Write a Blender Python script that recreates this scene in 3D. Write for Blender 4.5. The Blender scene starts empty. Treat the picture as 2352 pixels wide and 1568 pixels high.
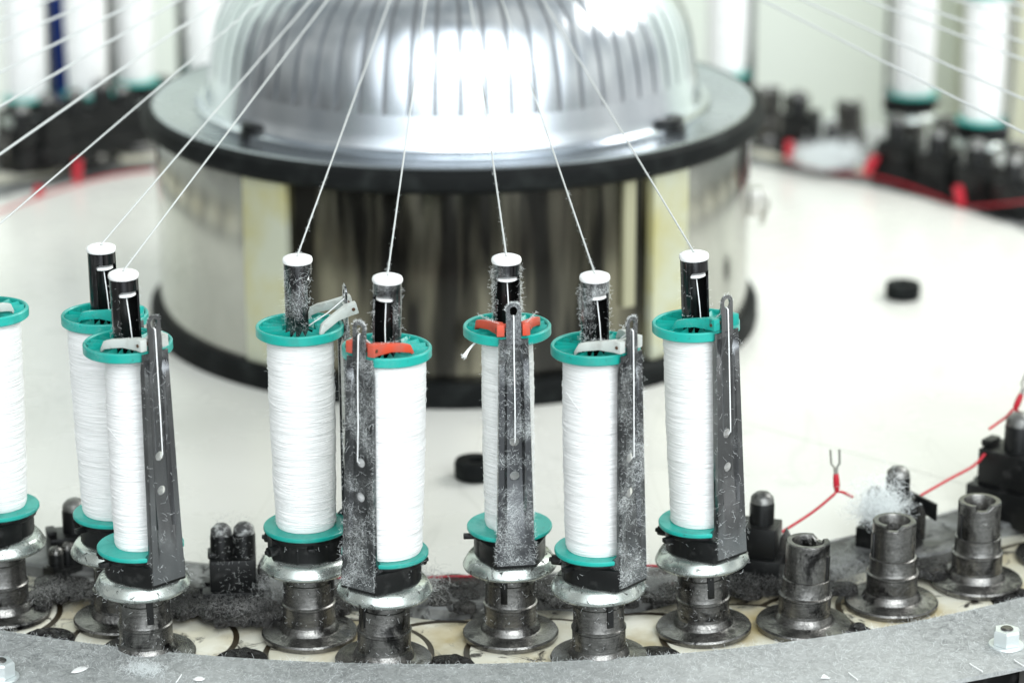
import bpy, bmesh, math, random
from math import sin, cos, pi, radians, hypot, atan, tan, sqrt, exp
from mathutils import Vector, Matrix, noise

random.seed(7)
scene = bpy.context.scene
COL = scene.collection

# ------------------------------------------------------------------ camera numbers (metres)
H = 0.72; PITCH = radians(17.6); FPX = 6553.0; CXP, CYP = 1176.0, 784.0     # frame 2352 x 1568
MX, MY = -0.0493, 2.343                                                      # machine axis

def d_at(y, Z):            # ground distance of a point at height Z seen at row y
    return (H - Z) / tan(PITCH + atan((y - CYP) / FPX))
def scl(d, Z): return FPX / (d * cos(PITCH) + (H - Z) * sin(PITCH))
def at(x, y, Z):
    d = d_at(y, Z); return Vector(((x - CXP) / scl(d, Z), d, Z))
def at_R(x, y, R, front=True):   # point on the cylinder of radius R round the machine axis
    Z = 0.0
    for _ in range(30):
        d = MY - R if front else MY + R
        for _ in range(6):
            X = (x - CXP) / scl(d, Z) - MX
            q = sqrt(max(0, R * R - X * X)); d = MY - q if front else MY + q
        Z = H - d * tan(PITCH + atan((y - CYP) / FPX))
    return Vector((X + MX, d, Z))
def pol(R, deg, z=0.0):
    t = radians(deg); return Vector((MX + R * sin(t), MY - R * cos(t), z))
def proj(p):
    z = p.y * cos(PITCH) + (H - p.z) * sin(PITCH)
    yc = (H - p.z) * cos(PITCH) - p.y * sin(PITCH)
    return CXP + FPX * p.x / z, CYP + FPX * yc / z

# ------------------------------------------------------------------ materials
def new_mat(name):
    m = bpy.data.materials.new(name); m.use_nodes = True
    nt = m.node_tree; b = nt.nodes['Principled BSDF']
    return m, nt, b
def coords(nt, scale=(1, 1, 1)):
    tc = nt.nodes.new('ShaderNodeTexCoord'); oi = nt.nodes.new('ShaderNodeObjectInfo')
    mul = nt.nodes.new('ShaderNodeMath'); mul.operation = 'MULTIPLY'; mul.inputs[1].default_value = 3.7
    nt.links.new(oi.outputs['Random'], mul.inputs[0])
    ad = nt.nodes.new('ShaderNodeVectorMath'); ad.operation = 'ADD'
    nt.links.new(tc.outputs['Object'], ad.inputs[0]); nt.links.new(mul.outputs[0], ad.inputs[1])
    mp = nt.nodes.new('ShaderNodeMapping'); mp.inputs['Scale'].default_value = scale
    nt.links.new(ad.outputs[0], mp.inputs[0])
    return mp.outputs[0]
def noise_fac(nt, vec, scale, lo, hi, detail=6, dist=0.0, rough=.55):
    n = nt.nodes.new('ShaderNodeTexNoise'); n.inputs['Scale'].default_value = scale
    n.inputs['Detail'].default_value = detail; n.inputs['Distortion'].default_value = dist
    n.inputs['Roughness'].default_value = rough
    nt.links.new(vec, n.inputs['Vector'])
    r = nt.nodes.new('ShaderNodeMapRange'); r.inputs[1].default_value = lo; r.inputs[2].default_value = hi
    nt.links.new(n.outputs['Fac'], r.inputs[0])
    return r.outputs[0]
def fib_fac(nt, vec, scale, width=.03, dist=2.5):      # thin worm-like lines: fibres of lint lying on a surface
    n = nt.nodes.new('ShaderNodeTexNoise'); n.inputs['Scale'].default_value = scale
    n.inputs['Detail'].default_value = 2; n.inputs['Distortion'].default_value = dist
    nt.links.new(vec, n.inputs['Vector'])
    a = nt.nodes.new('ShaderNodeMath'); a.operation = 'SUBTRACT'; a.inputs[1].default_value = .5
    nt.links.new(n.outputs['Fac'], a.inputs[0])
    b = nt.nodes.new('ShaderNodeMath'); b.operation = 'ABSOLUTE'; nt.links.new(a.outputs[0], b.inputs[0])
    r = nt.nodes.new('ShaderNodeMapRange'); r.inputs[1].default_value = 0; r.inputs[2].default_value = width
    r.inputs[3].default_value = 1; r.inputs[4].default_value = 0
    nt.links.new(b.outputs[0], r.inputs[0]); return r.outputs[0]
def mathn(nt, op, a, b):
    m = nt.nodes.new('ShaderNodeMath'); m.operation = op; m.use_clamp = True
    for i, v in enumerate((a, b)):
        if isinstance(v, (int, float)): m.inputs[i].default_value = v
        else: nt.links.new(v, m.inputs[i])
    return m.outputs[0]
def mixc(nt, fac, a, b):
    m = nt.nodes.new('ShaderNodeMix'); m.data_type = 'RGBA'
    if isinstance(fac, (int, float)): m.inputs[0].default_value = fac
    else: nt.links.new(fac, m.inputs[0])
    for i, c in ((6, a), (7, b)):
        if isinstance(c, tuple): m.inputs[i].default_value = (*c, 1)
        else: nt.links.new(c, m.inputs[i])
    return m.outputs[2]
def mixf(nt, fac, a, b):
    m = nt.nodes.new('ShaderNodeMix'); m.data_type = 'FLOAT'
    nt.links.new(fac, m.inputs[0]); m.inputs[2].default_value = a; m.inputs[3].default_value = b
    return m.outputs[0]
def bump(nt, b, h, strength=.3, dist=.0003):
    bp = nt.nodes.new('ShaderNodeBump'); bp.inputs['Strength'].default_value = strength
    bp.inputs['Distance'].default_value = dist
    nt.links.new(h, bp.inputs['Height']); nt.links.new(bp.outputs[0], b.inputs['Normal'])
def plain(name, col, rough=.5, metal=0.0, var=None, vscale=60, vlo=.4, vhi=.7, coat=0, rvar=None, bmp=0, sss=0):
    m, nt, b = new_mat(name)
    b.inputs['Roughness'].default_value = rough; b.inputs['Metallic'].default_value = metal
    b.inputs['Coat Weight'].default_value = coat
    if var:
        v = coords(nt); f = noise_fac(nt, v, vscale, vlo, vhi)
        nt.links.new(mixc(nt, f, col, var), b.inputs['Base Color'])
        if rvar is not None: nt.links.new(mixf(nt, f, rough, rvar), b.inputs['Roughness'])
        if bmp: bump(nt, b, f, bmp)
    else: b.inputs['Base Color'].default_value = (*col, 1)
    if sss:
        b.inputs['Subsurface Weight'].default_value = sss
        b.inputs['Subsurface Radius'].default_value = (.003, .003, .0025)
    return m

M = {}
M['teal'] = plain('teal_plastic', (.006, .42, .36), .36, 0, (.025, .30, .26), 90, .45, .75, rvar=.6)
def teal_mat():
    m, nt, b = new_mat('worn_teal_plastic')
    v = coords(nt); oi = nt.nodes.new('ShaderNodeObjectInfo')
    base = mixc(nt, oi.outputs['Random'], (.003, .29, .24), (.010, .40, .34))
    a = noise_fac(nt, v, 70, .48, .72, 7, .5); g = noise_fac(nt, v, 160, .60, .70, 8, 1.5, .7); f = fib_fac(nt, v, 330, .02, 3)
    z = noise_fac(nt, v, 30, .50, .7, 3)
    c = mixc(nt, mathn(nt, 'MULTIPLY', a, .6), base, (.03, .22, .19)); c = mixc(nt, mathn(nt, 'MULTIPLY', g, .75), c, (.02, .05, .045))
    c = mixc(nt, mathn(nt, 'MULTIPLY', mathn(nt, 'MULTIPLY', f, z), .5), c, (.6, .72, .7))
    nt.links.new(c, b.inputs['Base Color']); nt.links.new(mixf(nt, a, .33, .6), b.inputs['Roughness']); bump(nt, b, g, .3, .0002)
    return m
M['teal'] = teal_mat()
M['orange'] = plain('orange_plastic', (.58, .065, .025), .4, 0, (.42, .09, .06), 110, .42, .7, rvar=.7, sss=.15)
M['milky'] = plain('milky_plastic', (.50, .53, .50), .38, 0, (.34, .34, .31), 120, .5, .75, sss=.3)
M['ceramic'] = plain('white_ceramic', (.88, .88, .87), .25, 0, (.75, .74, .72), 300, .6, .8)
M['black_plastic'] = plain('black_plastic', (.006, .0065, .0065), .36, 0, (.03, .03, .029), 150, .55, .8, rvar=.7)
M['black_plastic'].node_tree.nodes['Principled BSDF'].inputs['Specular IOR Level'].default_value = .3
M['black_inner'] = plain('black_bore', (.004, .004, .004), .25)
M['rubber'] = plain('black_rubber', (.006, .007, .007), .62, 0, (.02, .023, .022), 40, .5, .8); M['rubber'].node_tree.nodes['Principled BSDF'].inputs['Specular IOR Level'].default_value = .10
M['wire'] = plain('red_wire_sheath', (.48, .014, .03), .4)
M['tin'] = plain('tinned_metal', (.55, .54, .5), .3, .9)
M['zinc'] = plain('zinc_plated_nut', (.75, .8, .8), .3, .6)
M['cotton'] = plain('cotton_thread', (.86, .87, .86), .75)
M['yarn'] = plain('tensioned_yarn', (.50, .52, .51), .85)
M['lint'] = plain('lint_fibre', (.78, .8, .79), .9)
_nt = M['lint'].node_tree; _t = _nt.nodes.new('ShaderNodeBsdfTranslucent'); _t.inputs[0].default_value = (.92, .94, .94, 1); _mx = _nt.nodes.new('ShaderNodeMixShader'); _mx.inputs[0].default_value = .5
_nt.links.new(_nt.nodes['Principled BSDF'].outputs[0], _mx.inputs[1]); _nt.links.new(_t.outputs[0], _mx.inputs[2]); _nt.links.new(_mx.outputs[0], _nt.nodes['Material Output'].inputs[0])
_nt.nodes['Principled BSDF'].inputs['Base Color'].default_value = (.92, .94, .94, 1)
M['darklint'] = plain('grey_lint_fibre', (.42, .43, .42), .9)
M['dusty_cap'] = plain('dusty_black_cap', (.05, .05, .05), .5, .2, (.40, .41, .40), 260, .5, .66)
M['greasylint'] = plain('greasy_lint', (.06, .06, .058), .8, 0, (.30, .30, .29), 30, .45, .68)
M['peg_tip'] = plain('dusty_steel_tip', (.22, .22, .21), .42, .85, (.05, .05, .05), 120, .45, .65)
M['navy'] = plain('navy_blue_fabric', (.008, .035, .20), .8)

def winding_mat():
    m, nt, b = new_mat('wound_cotton')
    v = coords(nt, (30, 30, 900))
    f = noise_fac(nt, v, 1.6, .3, .7, 5)
    nt.links.new(mixc(nt, f, (.66, .665, .65), (.87, .87, .86)), b.inputs['Base Color'])
    b.inputs['Roughness'].default_value = .6
    b.inputs['Sheen Weight'].default_value = .25
    bump(nt, b, f, .6, .0004)
    return m
M['winding'] = winding_mat()

def post_mat():
    m, nt, b = new_mat('oily_dark_steel')
    v = coords(nt)
    g = noise_fac(nt, coords(nt, (1, 1, .6)), 62, .52, .64, 9, .5, .7)
    s = noise_fac(nt, v, 520, .45, .70, 4, .8)
    w = noise_fac(nt, v, 240, .60, .74, 8, 1.0, .7)
    z = noise_fac(nt, coords(nt, (1, 1, 5)), 130, .40, .65, 3)
    c = mixc(nt, z, (.21, .205, .195), (.14, .137, .13))
    c = mixc(nt, mathn(nt, 'MULTIPLY', s, .45), c, (.05, .05, .048))
    c = mixc(nt, mathn(nt, 'MULTIPLY', g, .92), c, (.012, .012, .012))
    c = mixc(nt, mathn(nt, 'MULTIPLY', w, .6), c, (.38, .38, .37))
    nt.links.new(c, b.inputs['Base Color'])
    mt = nt.nodes.new('ShaderNodeMapRange'); mt.inputs[3].default_value = .92; mt.inputs[4].default_value = .1
    nt.links.new(w, mt.inputs[0]); nt.links.new(mt.outputs[0], b.inputs['Metallic'])
    nt.links.new(mixf(nt, g, .26, .16), b.inputs['Roughness'])
    bump(nt, b, mathn(nt, 'ADD', g, mathn(nt, 'MULTIPLY', s, .3)), .35, .0005)
    return m
M['post'] = post_mat()

def cup_mat():
    m, nt, b = new_mat('zinc_plated_cup')
    v = coords(nt)
    g = noise_fac(nt, v, 190, .54, .62, 10, .8, .75)
    d = noise_fac(nt, v, 45, .45, .7, 5)
    c = mixc(nt, mathn(nt, 'MULTIPLY', d, .6), (.54, .58, .55), (.27, .30, .28))
    c = mixc(nt, g, c, (.04, .04, .036))
    nt.links.new(c, b.inputs['Base Color']); b.inputs['Metallic'].default_value = .85
    nt.links.new(mixf(nt, g, .26, .7), b.inputs['Roughness'])
    bump(nt, b, g, .2, .0002)
    return m
M['cup'] = cup_mat()

def steel_mat(name, dust, base=(.12, .125, .13)):
    m, nt, b = new_mat(name)
    v = coords(nt)
    br = noise_fac(nt, coords(nt, (6, 6, 1)), 40, .35, .7, 4)
    f1 = fib_fac(nt, v, 260, .035, 2.5); f2 = fib_fac(nt, v, 420, .03, 3.5)
    z = noise_fac(nt, v, 55, .42 if dust > .5 else .52, .72, 5)
    fib = mathn(nt, 'MULTIPLY', mathn(nt, 'MAXIMUM', f1, f2), z)
    fib = mathn(nt, 'MULTIPLY', fib, dust)
    film = mathn(nt, 'MULTIPLY', z, .25 * dust)
    c = mixc(nt, br, base, tuple(x * 1.18 for x in base))
    c = mixc(nt, film, c, (.4, .42, .41)); c = mixc(nt, fib, c, (.72, .75, .74))
    nt.links.new(c, b.inputs['Base Color'])
    inv = mathn(nt, 'SUBTRACT', .92, fib); nt.links.new(inv, b.inputs['Metallic'])
    nt.links.new(mixf(nt, fib, .17, .8), b.inputs['Roughness'])
    return m
M['steel'] = steel_mat('steel_strip', .3, (.21, .215, .22))
M['steel_dusty'] = steel_mat('linty_steel_strip', 1.0, (.13, .135, .14))
M['tube'] = steel_mat('black_tube', .3, (.05, .05, .052))
M['tube_dusty'] = steel_mat('linty_black_tube', .9, (.05, .05, .052))

def guard_mat():
    m, nt, b = new_mat('linty_aluminium_plate')
    v = coords(nt)
    big = noise_fac(nt, v, 7, .38, .62, 4)
    mid = noise_fac(nt, v, 120, .38, .66, 10, 1.5, .75)
    f1 = fib_fac(nt, v, 230, .05, 3.0); f2 = fib_fac(nt, v, 380, .04, 3.0)
    fib = mathn(nt, 'MAXIMUM', f1, f2)
    c = mixc(nt, mid, (.16, .17, .168), (.50, .52, .51))
    c = mixc(nt, mathn(nt, 'MULTIPLY', big, .35), c, (.60, .62, .605))
    c = mixc(nt, mathn(nt, 'MULTIPLY', fib, .35), c, (.78, .80, .79))
    nt.links.new(c, b.inputs['Base Color'])
    b.inputs['Metallic'].default_value = .15
    nt.links.new(mixf(nt, mid, .45, .8), b.inputs['Roughness'])
    bump(nt, b, mathn(nt, 'ADD', mathn(nt, 'MULTIPLY', fib, .5), mathn(nt, 'MULTIPLY', mid, .5)), .6, .0008)
    return m
M['guard'] = guard_mat()

def innerring_mat():
    m, nt, b = new_mat('greasy_gear_cover')
    v = coords(nt)
    a = noise_fac(nt, v, 28, .38, .66, 8, .8); g = noise_fac(nt, v, 90, .52, .64, 8, 1.0)
    c = mixc(nt, a, (.045, .046, .046), (.34, .35, .345)); c = mixc(nt, g, c, (.02, .02, .02))
    nt.links.new(c, b.inputs['Base Color']); nt.links.new(mixf(nt, a, .35, .8), b.inputs['Roughness'])
    b.inputs['Metallic'].default_value = .3
    bump(nt, b, g, .4, .001)
    return m
M['gearcover'] = innerring_mat()

def cream_mat():
    m, nt, b = new_mat('cream_nylon')
    v = coords(nt)
    a = noise_fac(nt, v, 22, .40, .65, 6, .8); g = noise_fac(nt, v, 48, .555, .64, 9, 1.2, .7)
    y = noise_fac(nt, v, 14, .50, .68, 5)
    c = mixc(nt, a, (.66, .63, .50), (.80, .79, .70)); c = mixc(nt, y, c, (.42, .34, .17))
    c = mixc(nt, g, c, (.03, .025, .02))
    nt.links.new(c, b.inputs['Base Color']); b.inputs['Roughness'].default_value = .35
    return m
M['cream'] = cream_mat()
def grease_mat():
    m, nt, b = new_mat('black_grease')
    v = coords(nt); a = noise_fac(nt, v, 160, .35, .7, 6, 1.0)
    nt.links.new(mixc(nt, a, (.006, .006, .006), (.03, .028, .026)), b.inputs['Base Color'])
    b.inputs['Roughness'].default_value = .18; bump(nt, b, a, 1.0, .003)
    return m
M['grease'] = grease_mat()

def table_mat():
    m, nt, b = new_mat('white_laminate')
    v = coords(nt); a = noise_fac(nt, v, 3, .35, .7, 4); s = noise_fac(nt, v, 26, .62, .78, 7, .3); k = noise_fac(nt, v, 9, .50, .75, 6); sc_ = fib_fac(nt, coords(nt, (1, .15, 1)), 9, .006, 1.2)
    c = mixc(nt, a, (.66, .66, .61), (.72, .72, .68)); c = mixc(nt, mathn(nt, 'MULTIPLY', s, .5), c, (.45, .46, .42)); c = mixc(nt, mathn(nt, 'MULTIPLY', k, .35), c, (.52, .53, .47)); c = mixc(nt, mathn(nt, 'MULTIPLY', sc_, .3), c, (.5, .5, .46))
    nt.links.new(c, b.inputs['Base Color']); nt.links.new(mixf(nt, k, .24, .42), b.inputs['Roughness'])
    return m
M['table'] = table_mat()

def dark_panel_mat():
    m, nt, b = new_mat('streaked_dark_sheet')
    v = coords(nt, (1, 1, .10))
    a = noise_fac(nt, v, 42, .45, .68, 3, .2); g = noise_fac(nt, coords(nt, (1, 1, .6)), 9, .35, .65, 4)
    c = mixc(nt, a, (.022, .021, .018), (.30, .28, .21)); c = mixc(nt, mathn(nt, 'MULTIPLY', g, .5), c, (.06, .06, .055)); b.inputs['Specular IOR Level'].default_value = .35
    nt.links.new(c, b.inputs['Base Color']); b.inputs['Metallic'].default_value = .9
    nt.links.new(mixf(nt, g, .10, .2), b.inputs['Roughness'])
    return m
M['darkpanel'] = dark_panel_mat()
def side_panel_mat():
    m, nt, b = new_mat('stained_cream_steel')
    v = coords(nt, (1, 1, .7)); a = noise_fac(nt, v, 8, .35, .68, 4, .6)
    d = noise_fac(nt, coords(nt, (1, 1, .6)), 5.5, .50, .64, 3, .4)
    c = mixc(nt, a, (.52, .52, .47), (.38, .38, .34)); c = mixc(nt, mathn(nt, 'MULTIPLY', d, .75), c, (.13, .135, .13))
    nt.links.new(c, b.inputs['Base Color']); b.inputs['Metallic'].default_value = .85
    b.inputs['Roughness'].default_value = .13
    return m
M['sidepanel'] = side_panel_mat()
M['pillar'] = plain('yellowed_cream_sheet', (.50, .52, .41), .3, .35, (.46, .43, .20), 17, .42, .66)

def dome_mat():
    m, nt, b = new_mat('polished_aluminium')
    v = coords(nt, (1, 1, .3)); a = noise_fac(nt, v, 25, .3, .75, 4)
    nt.links.new(mixc(nt, a, (.68, .72, .77), (.54, .58, .62)), b.inputs['Base Color'])
    b.inputs['Metallic'].default_value = 1; nt.links.new(mixf(nt, a, .17, .27), b.inputs['Roughness'])
    return m
M['dome'] = dome_mat()
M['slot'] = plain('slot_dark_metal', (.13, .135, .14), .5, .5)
M['topplate'] = plain('brushed_steel_plate', (.43, .47, .50), .22, .95, (.30, .33, .35), 6, .35, .7, rvar=.3)
M['bright'] = plain('machined_steel', (.60, .62, .64), .22, .95)

def wall_mat():
    m, nt, b = new_mat('pale_painted_panel')
    v = coords(nt); a = noise_fac(nt, v, 1.5, .4, .6, 3)
    nt.links.new(mixc(nt, a, (.72, .77, .66), (.78, .81, .73)), b.inputs['Base Color'])
    b.inputs['Roughness'].default_value = .6
    return m
M['wall'] = wall_mat()
M['olive'] = plain('olive_cream_paint', (.52, .52, .38), .6)
M['floor'] = plain('grey_floor', (.12, .12, .115), .6, 0, (.2, .2, .19), 8)

# ------------------------------------------------------------------ mesh builder
class MB:
    def __init__(s): s.v = []; s.f = []; s.mi = []
    def add(s, vs, fs, mi=0, mat=None):
        o = len(s.v)
        s.v += [tuple(mat @ Vector(p)) if mat else tuple(p) for p in vs]
        s.f += [tuple(i + o for i in f) for f in fs]; s.mi += [mi] * len(fs)
    def box(s, x0, x1, y0, y1, z0, z1, mi=0, mat=None):
        vs = [(x, y, z) for z in (z0, z1) for y in (y0, y1) for x in (x0, x1)]
        s.add(vs, [(0, 2, 3, 1), (4, 5, 7, 6), (0, 1, 5, 4), (2, 6, 7, 3), (0, 4, 6, 2), (1, 3, 7, 5)], mi, mat)
    def lathe(s, prof, n=48, c=(0, 0, 0), mi=0, mat=None, closed=False, a0=0, a1=2 * pi):
        full = abs(a1 - a0 - 2 * pi) < 1e-6; cols = n if full else n + 1
        vs = []
        for i in range(cols):
            a = a0 + (a1 - a0) * i / n
            for r, z in prof: vs.append((c[0] + r * sin(a), c[1] - r * cos(a), c[2] + z))
        k = len(prof); fs = []
        for i in range(n):
            j = (i + 1) % cols
            for q in range(k - 1 if not closed else k):
                p = (q + 1) % k
                fs.append((i * k + q, j * k + q, j * k + p, i * k + p))
        if not full and closed: fs += [tuple(range(k))[::-1], tuple((cols - 1) * k + q for q in range(k))]
        s.add(vs, fs, mi, mat)
    def tube(s, pts, r, n=6, mi=0, caps=True, mat=None):
        pts = [Vector(p) for p in pts]; rs = r if isinstance(r, (list, tuple)) else [r] * len(pts)
        vs = []; prev = None
        for i, p in enumerate(pts):
            t = (pts[min(i + 1, len(pts) - 1)] - pts[max(i - 1, 0)]).normalized()
            if prev is None: u = t.orthogonal().normalized()
            else:
                u = prev - t * prev.dot(t)
                u = u.normalized() if u.length > 1e-9 else t.orthogonal().normalized()
            prev = u; w = t.cross(u)
            for q in range(n):
                a = 2 * pi * q / n; vs.append(p + (u * cos(a) + w * sin(a)) * rs[i])
        fs = [(i * n + q, i * n + (q + 1) % n, (i + 1) * n + (q + 1) % n, (i + 1) * n + q) for i in range(len(pts) - 1) for q in range(n)]
        if caps: fs += [tuple(range(n))[::-1], tuple((len(pts) - 1) * n + q for q in range(n))]
        s.add(vs, fs, mi, mat)
    def prism(s, poly, z0, z1, mi=0, mat=None):
        k = len(poly)
        vs = [(x, y, z0) for x, y in poly] + [(x, y, z1) for x, y in poly]
        fs = [tuple(range(k))[::-1], tuple(range(k, 2 * k))] + [(i, (i + 1) % k, k + (i + 1) % k, k + i) for i in range(k)]
        s.add(vs, fs, mi, mat)
    def hair(s, p, d, L, r=.00007, curl=.6, rnd=random, seg=4):
        p = Vector(p); d = Vector(d).normalized(); pts = [p.copy()]
        w = Vector((rnd.uniform(-1, 1), rnd.uniform(-1, 1), rnd.uniform(-1, 1)))
        for i in range(seg):
            d = (d + w * curl / seg * 2).normalized()
            if rnd.random() < .3: w = Vector((rnd.uniform(-1, 1), rnd.uniform(-1, 1), rnd.uniform(-1, 1)))
            p = p + d * L / seg; pts.append(p.copy())
        s.tube(pts, r, 3, caps=False)
    def mesh(s, name, mats, smooth=.6, bevel=0):
        me = bpy.data.meshes.new(name); me.from_pydata(s.v, [], s.f)
        for m in mats: me.materials.append(m)
        if len(mats) > 1: me.polygons.foreach_set('material_index', s.mi)
        bm = bmesh.new(); bm.from_mesh(me)
        bmesh.ops.recalc_face_normals(bm, faces=bm.faces)
        if bevel:
            es = [e for e in bm.edges if len(e.link_faces) == 2 and e.calc_face_angle(0) > .7]
            bmesh.ops.bevel(bm, geom=es, offset=bevel, segments=2, profile=.6, affect='EDGES', clamp_overlap=True)
        bm.to_mesh(me); bm.free()
        if smooth: me.shade_smooth(); me.set_sharp_from_angle(angle=smooth)
        return me
def link(name, me, parent=None):
    o = bpy.data.objects.new(name, me); COL.objects.link(o)
    if parent: o.parent = parent
    return o
def tag(o, label=None, cat=None, group=None, kind=None):
    if label: o['label'] = label
    if cat: o['category'] = cat
    if group: o['group'] = group
    if kind: o['kind'] = kind
    return o
def empty(name, mtx):
    o = bpy.data.objects.new(name, None); COL.objects.link(o); o.empty_display_size = .02
    o.matrix_basis = mtx; return o
def annulus(r0, r1, z0, z1, n=180, c=None):
    b = MB(); b.lathe([(r0, z0), (r1, z0), (r1, z1), (r0, z1)], n, (MX, MY, 0) if c is None else c, closed=True); return b

# ------------------------------------------------------------------ setting
b = MB(); b.box(-3, 3, .2, 4.2, -.62, -.6)
tag(link('floor', b.mesh('floor', [M['floor']])), kind='structure')
b = MB(); b.box(-3, 3, 3.72, 3.76, -.6, 2.2)
tag(link('wall', b.mesh('wall', [M['wall']])), kind='structure')
# upright cabinet behind, olive cream
def cabinet(x0, x1, d, z1, mat, label):
    e = empty('cabinet', Matrix.Translation((0, 0, 0)))
    tag(e, label, 'cabinet')
    c = MB(); c.box(x0, x1, d, d + .2, -.6, z1); link('cabinet_body', c.mesh('cabinet_body', [mat], bevel=.004), e)
    c = MB(); c.box((x0 + x1) / 2 - .0015, (x0 + x1) / 2 + .0015, d - .004, d - .0003, -.6, z1); link('door_gap', c.mesh('door_gap', [M['black_plastic']]), e)
cabinet(.575, .78, 3.42, 1.4, M['olive'], 'olive cream cabinet standing behind the spools at the far right')

# table top (round, white)
b = annulus(.0, .5935, -.010, .0035, 256)
b.f = [f for f in b.f]
to = link('table_top', b.mesh('table_top', [M['table']], smooth=.5)); tag(to, kind='structure')
# a faint seam across the table: a shallow raised strip of film edge
b = MB()
p0 = at(1640, 950, .0037); p1 = at(2352, 1150, .0037)
b.tube([p0, p0.lerp(p1, .5), p1], .0002, 4)
seam = link('table_seam', b.mesh('table_seam', [plain('seam_grey', (.62, .62, .57), .6)])); tag(seam, kind='structure')

# machine body below
e = empty('machine_body', Matrix.Translation((MX, MY, 0)))
tag(e, 'dark machine body under the round track, seen at the bottom right corner', 'machine body')
c = MB(); c.lathe([(.785, -.6), (.785, -.012), (.50, -.012), (.50, -.6)], 160, closed=True)
link('casing', c.mesh('casing', [M['black_plastic']]), e)
for a in range(0, 360, 12):
    c = MB(); c.box(-.022, .022, -.818, -.786, -.10, -.006, mat=Matrix.Rotation(radians(a - 80 + 1.5), 4, 'Z'))
    link('support_block', c.mesh('support_block', [plain('grey_cast_block', (.20, .195, .18), .5)] if a == 0 else [bpy.data.materials['grey_cast_block']], bevel=.002), e)

# inner gear cover ring, scalloped outer edge
b = MB(); N = 420; vs = []; fs = []
for i in range(N):
    t = 2 * pi * i / N; ro = .640 + .007 * cos((t - radians(.8)) * 35)
    for r, z in ((.594, -.010), (.594, .0022), (.600, .0026), (ro - .0015, .0026), (ro, .0010), (ro, -.010)):
        vs.append((r * sin(t), -r * cos(t), z))
for i in range(N):
    j = (i + 1) % N
    for q in range(5): fs.append((i * 6 + q, j * 6 + q, j * 6 + q + 1, i * 6 + q + 1))
b.add(vs, fs, mat=Matrix.Translation((MX, MY, 0)))
tag(link('gear_cover', b.mesh('gear_cover', [M['gearcover']], .5)), 'greasy dark grey cover ring around the white round table', 'gear cover')

# cream track plate with curved gaps and greasy holes
trk = empty('track_plate', Matrix.Translation((MX, MY, 0)))
tag(trk, 'stained cream nylon track under the posts, with greasy round holes', 'track plate')
c = MB(); c.lathe([(.60, -.0085), (.60, -.0065), (.775, -.0065), (.775, -.0085)], 200, closed=True)
link('base_ring', c.mesh('base_ring', [M['cream']]), trk)
disc_me = hole_me = gap_me = None
for k in range(35):
    for kind_, th in (('h', .8 + 10.286 * k), ('d', .8 + 10.286 * (k + .5))):
        t = radians(th)
        if kind_ == 'h':
            if hole_me is None:
                c = MB(); c.lathe([(.0, .0006), (.014, .0004), (.0160, .0008), (.0168, .0)], 28)
                rg = random.Random(5)
                for _ in range(26):
                    r_ = rg.uniform(.0015, .0048); a_ = rg.uniform(0, 6.28); q_ = rg.uniform(.002, .0145)
                    c.lathe([(r_, 0), (r_ * .9, r_ * .25), (r_ * .5, r_ * .5), (0, r_ * .55)], 9, c=(q_ * cos(a_), q_ * sin(a_), .0003), )
                hole_me = c.mesh('grease_pocket', [M['grease']])
                g = MB(); g.lathe([(.0500, 0), (.0500, .0004), (.0538, .0004), (.0538, 0)], 64, closed=True); gap_me = g.mesh('groove', [plain('brown_grime', (.035, .026, .014), .4)])
                q = MB(); q.lathe([(.0, .0013), (.0488, .0013), (.0500, .0006), (.0500, 0)], 72); disc_me = q.mesh('nylon_disc', [M['cream']])
            o = link('groove', gap_me, trk); o.location = (.702 * sin(t + radians(5.143)), -.702 * cos(t + radians(5.143)), -.0061)
            o = link('grease_pocket', hole_me, trk); o.location = (.722 * sin(t), -.722 * cos(t), -.0064 + .0018)
            o.rotation_euler.z = k * 1.3; o.scale = (1, 1, 1)
            o = link('groove', gap_me, trk); o.location = (.700 * sin(t), -.700 * cos(t), -.0066)
        else:
            o = link('nylon_disc', disc_me, trk); o.location = (.702 * sin(t), -.702 * cos(t), -.0066 + .0006); o.rotation_euler.z = k * 2.1

# outer guard ring with nuts
gr = empty('guard_ring', Matrix.Translation((MX, MY, 0)))
tag(gr, 'flat grey aluminium guard ring covered in lint along the bottom of the picture', 'guard ring')
c = MB(); c.lathe([(.7370, .0005), (.7370, .0035), (.824, .0035), (.824, .0005)], 256, closed=True)
link('ring_plate', c.mesh('ring_plate', [M['guard']], .4), gr)
def hexnut():
    c = MB(); n = []
    ro = .0082
    for zz, rr in ((0, ro * .97), (.0008, ro), (.0070, ro), (.0080, ro * .90)):
        n.append([(rr * cos(i * pi / 3), rr * sin(i * pi / 3), zz) for i in range(6)])
    vs = sum(n, []); fs = [(r * 6 + i, r * 6 + (i + 1) % 6, (r + 1) * 6 + (i + 1) % 6, (r + 1) * 6 + i) for r in range(3) for i in range(6)]
    fs.append(tuple(18 + i for i in range(6))); c.add(vs, fs); return c.mesh('nut', [M['zinc']], .3)
nut_me = hexnut()
c = MB(); c.lathe([(.002, 0), (.0100, 0), (.0104, .0006), (.0100, .0014), (.002, .0014)], 40); wash_me = c.mesh('washer', [M['zinc']])
c = MB(); c.lathe([(0, .0012), (.0030, .0012), (.0037, .0006), (.0037, -.002)], 24); stud_me = c.mesh('stud', [M['post']])
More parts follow.
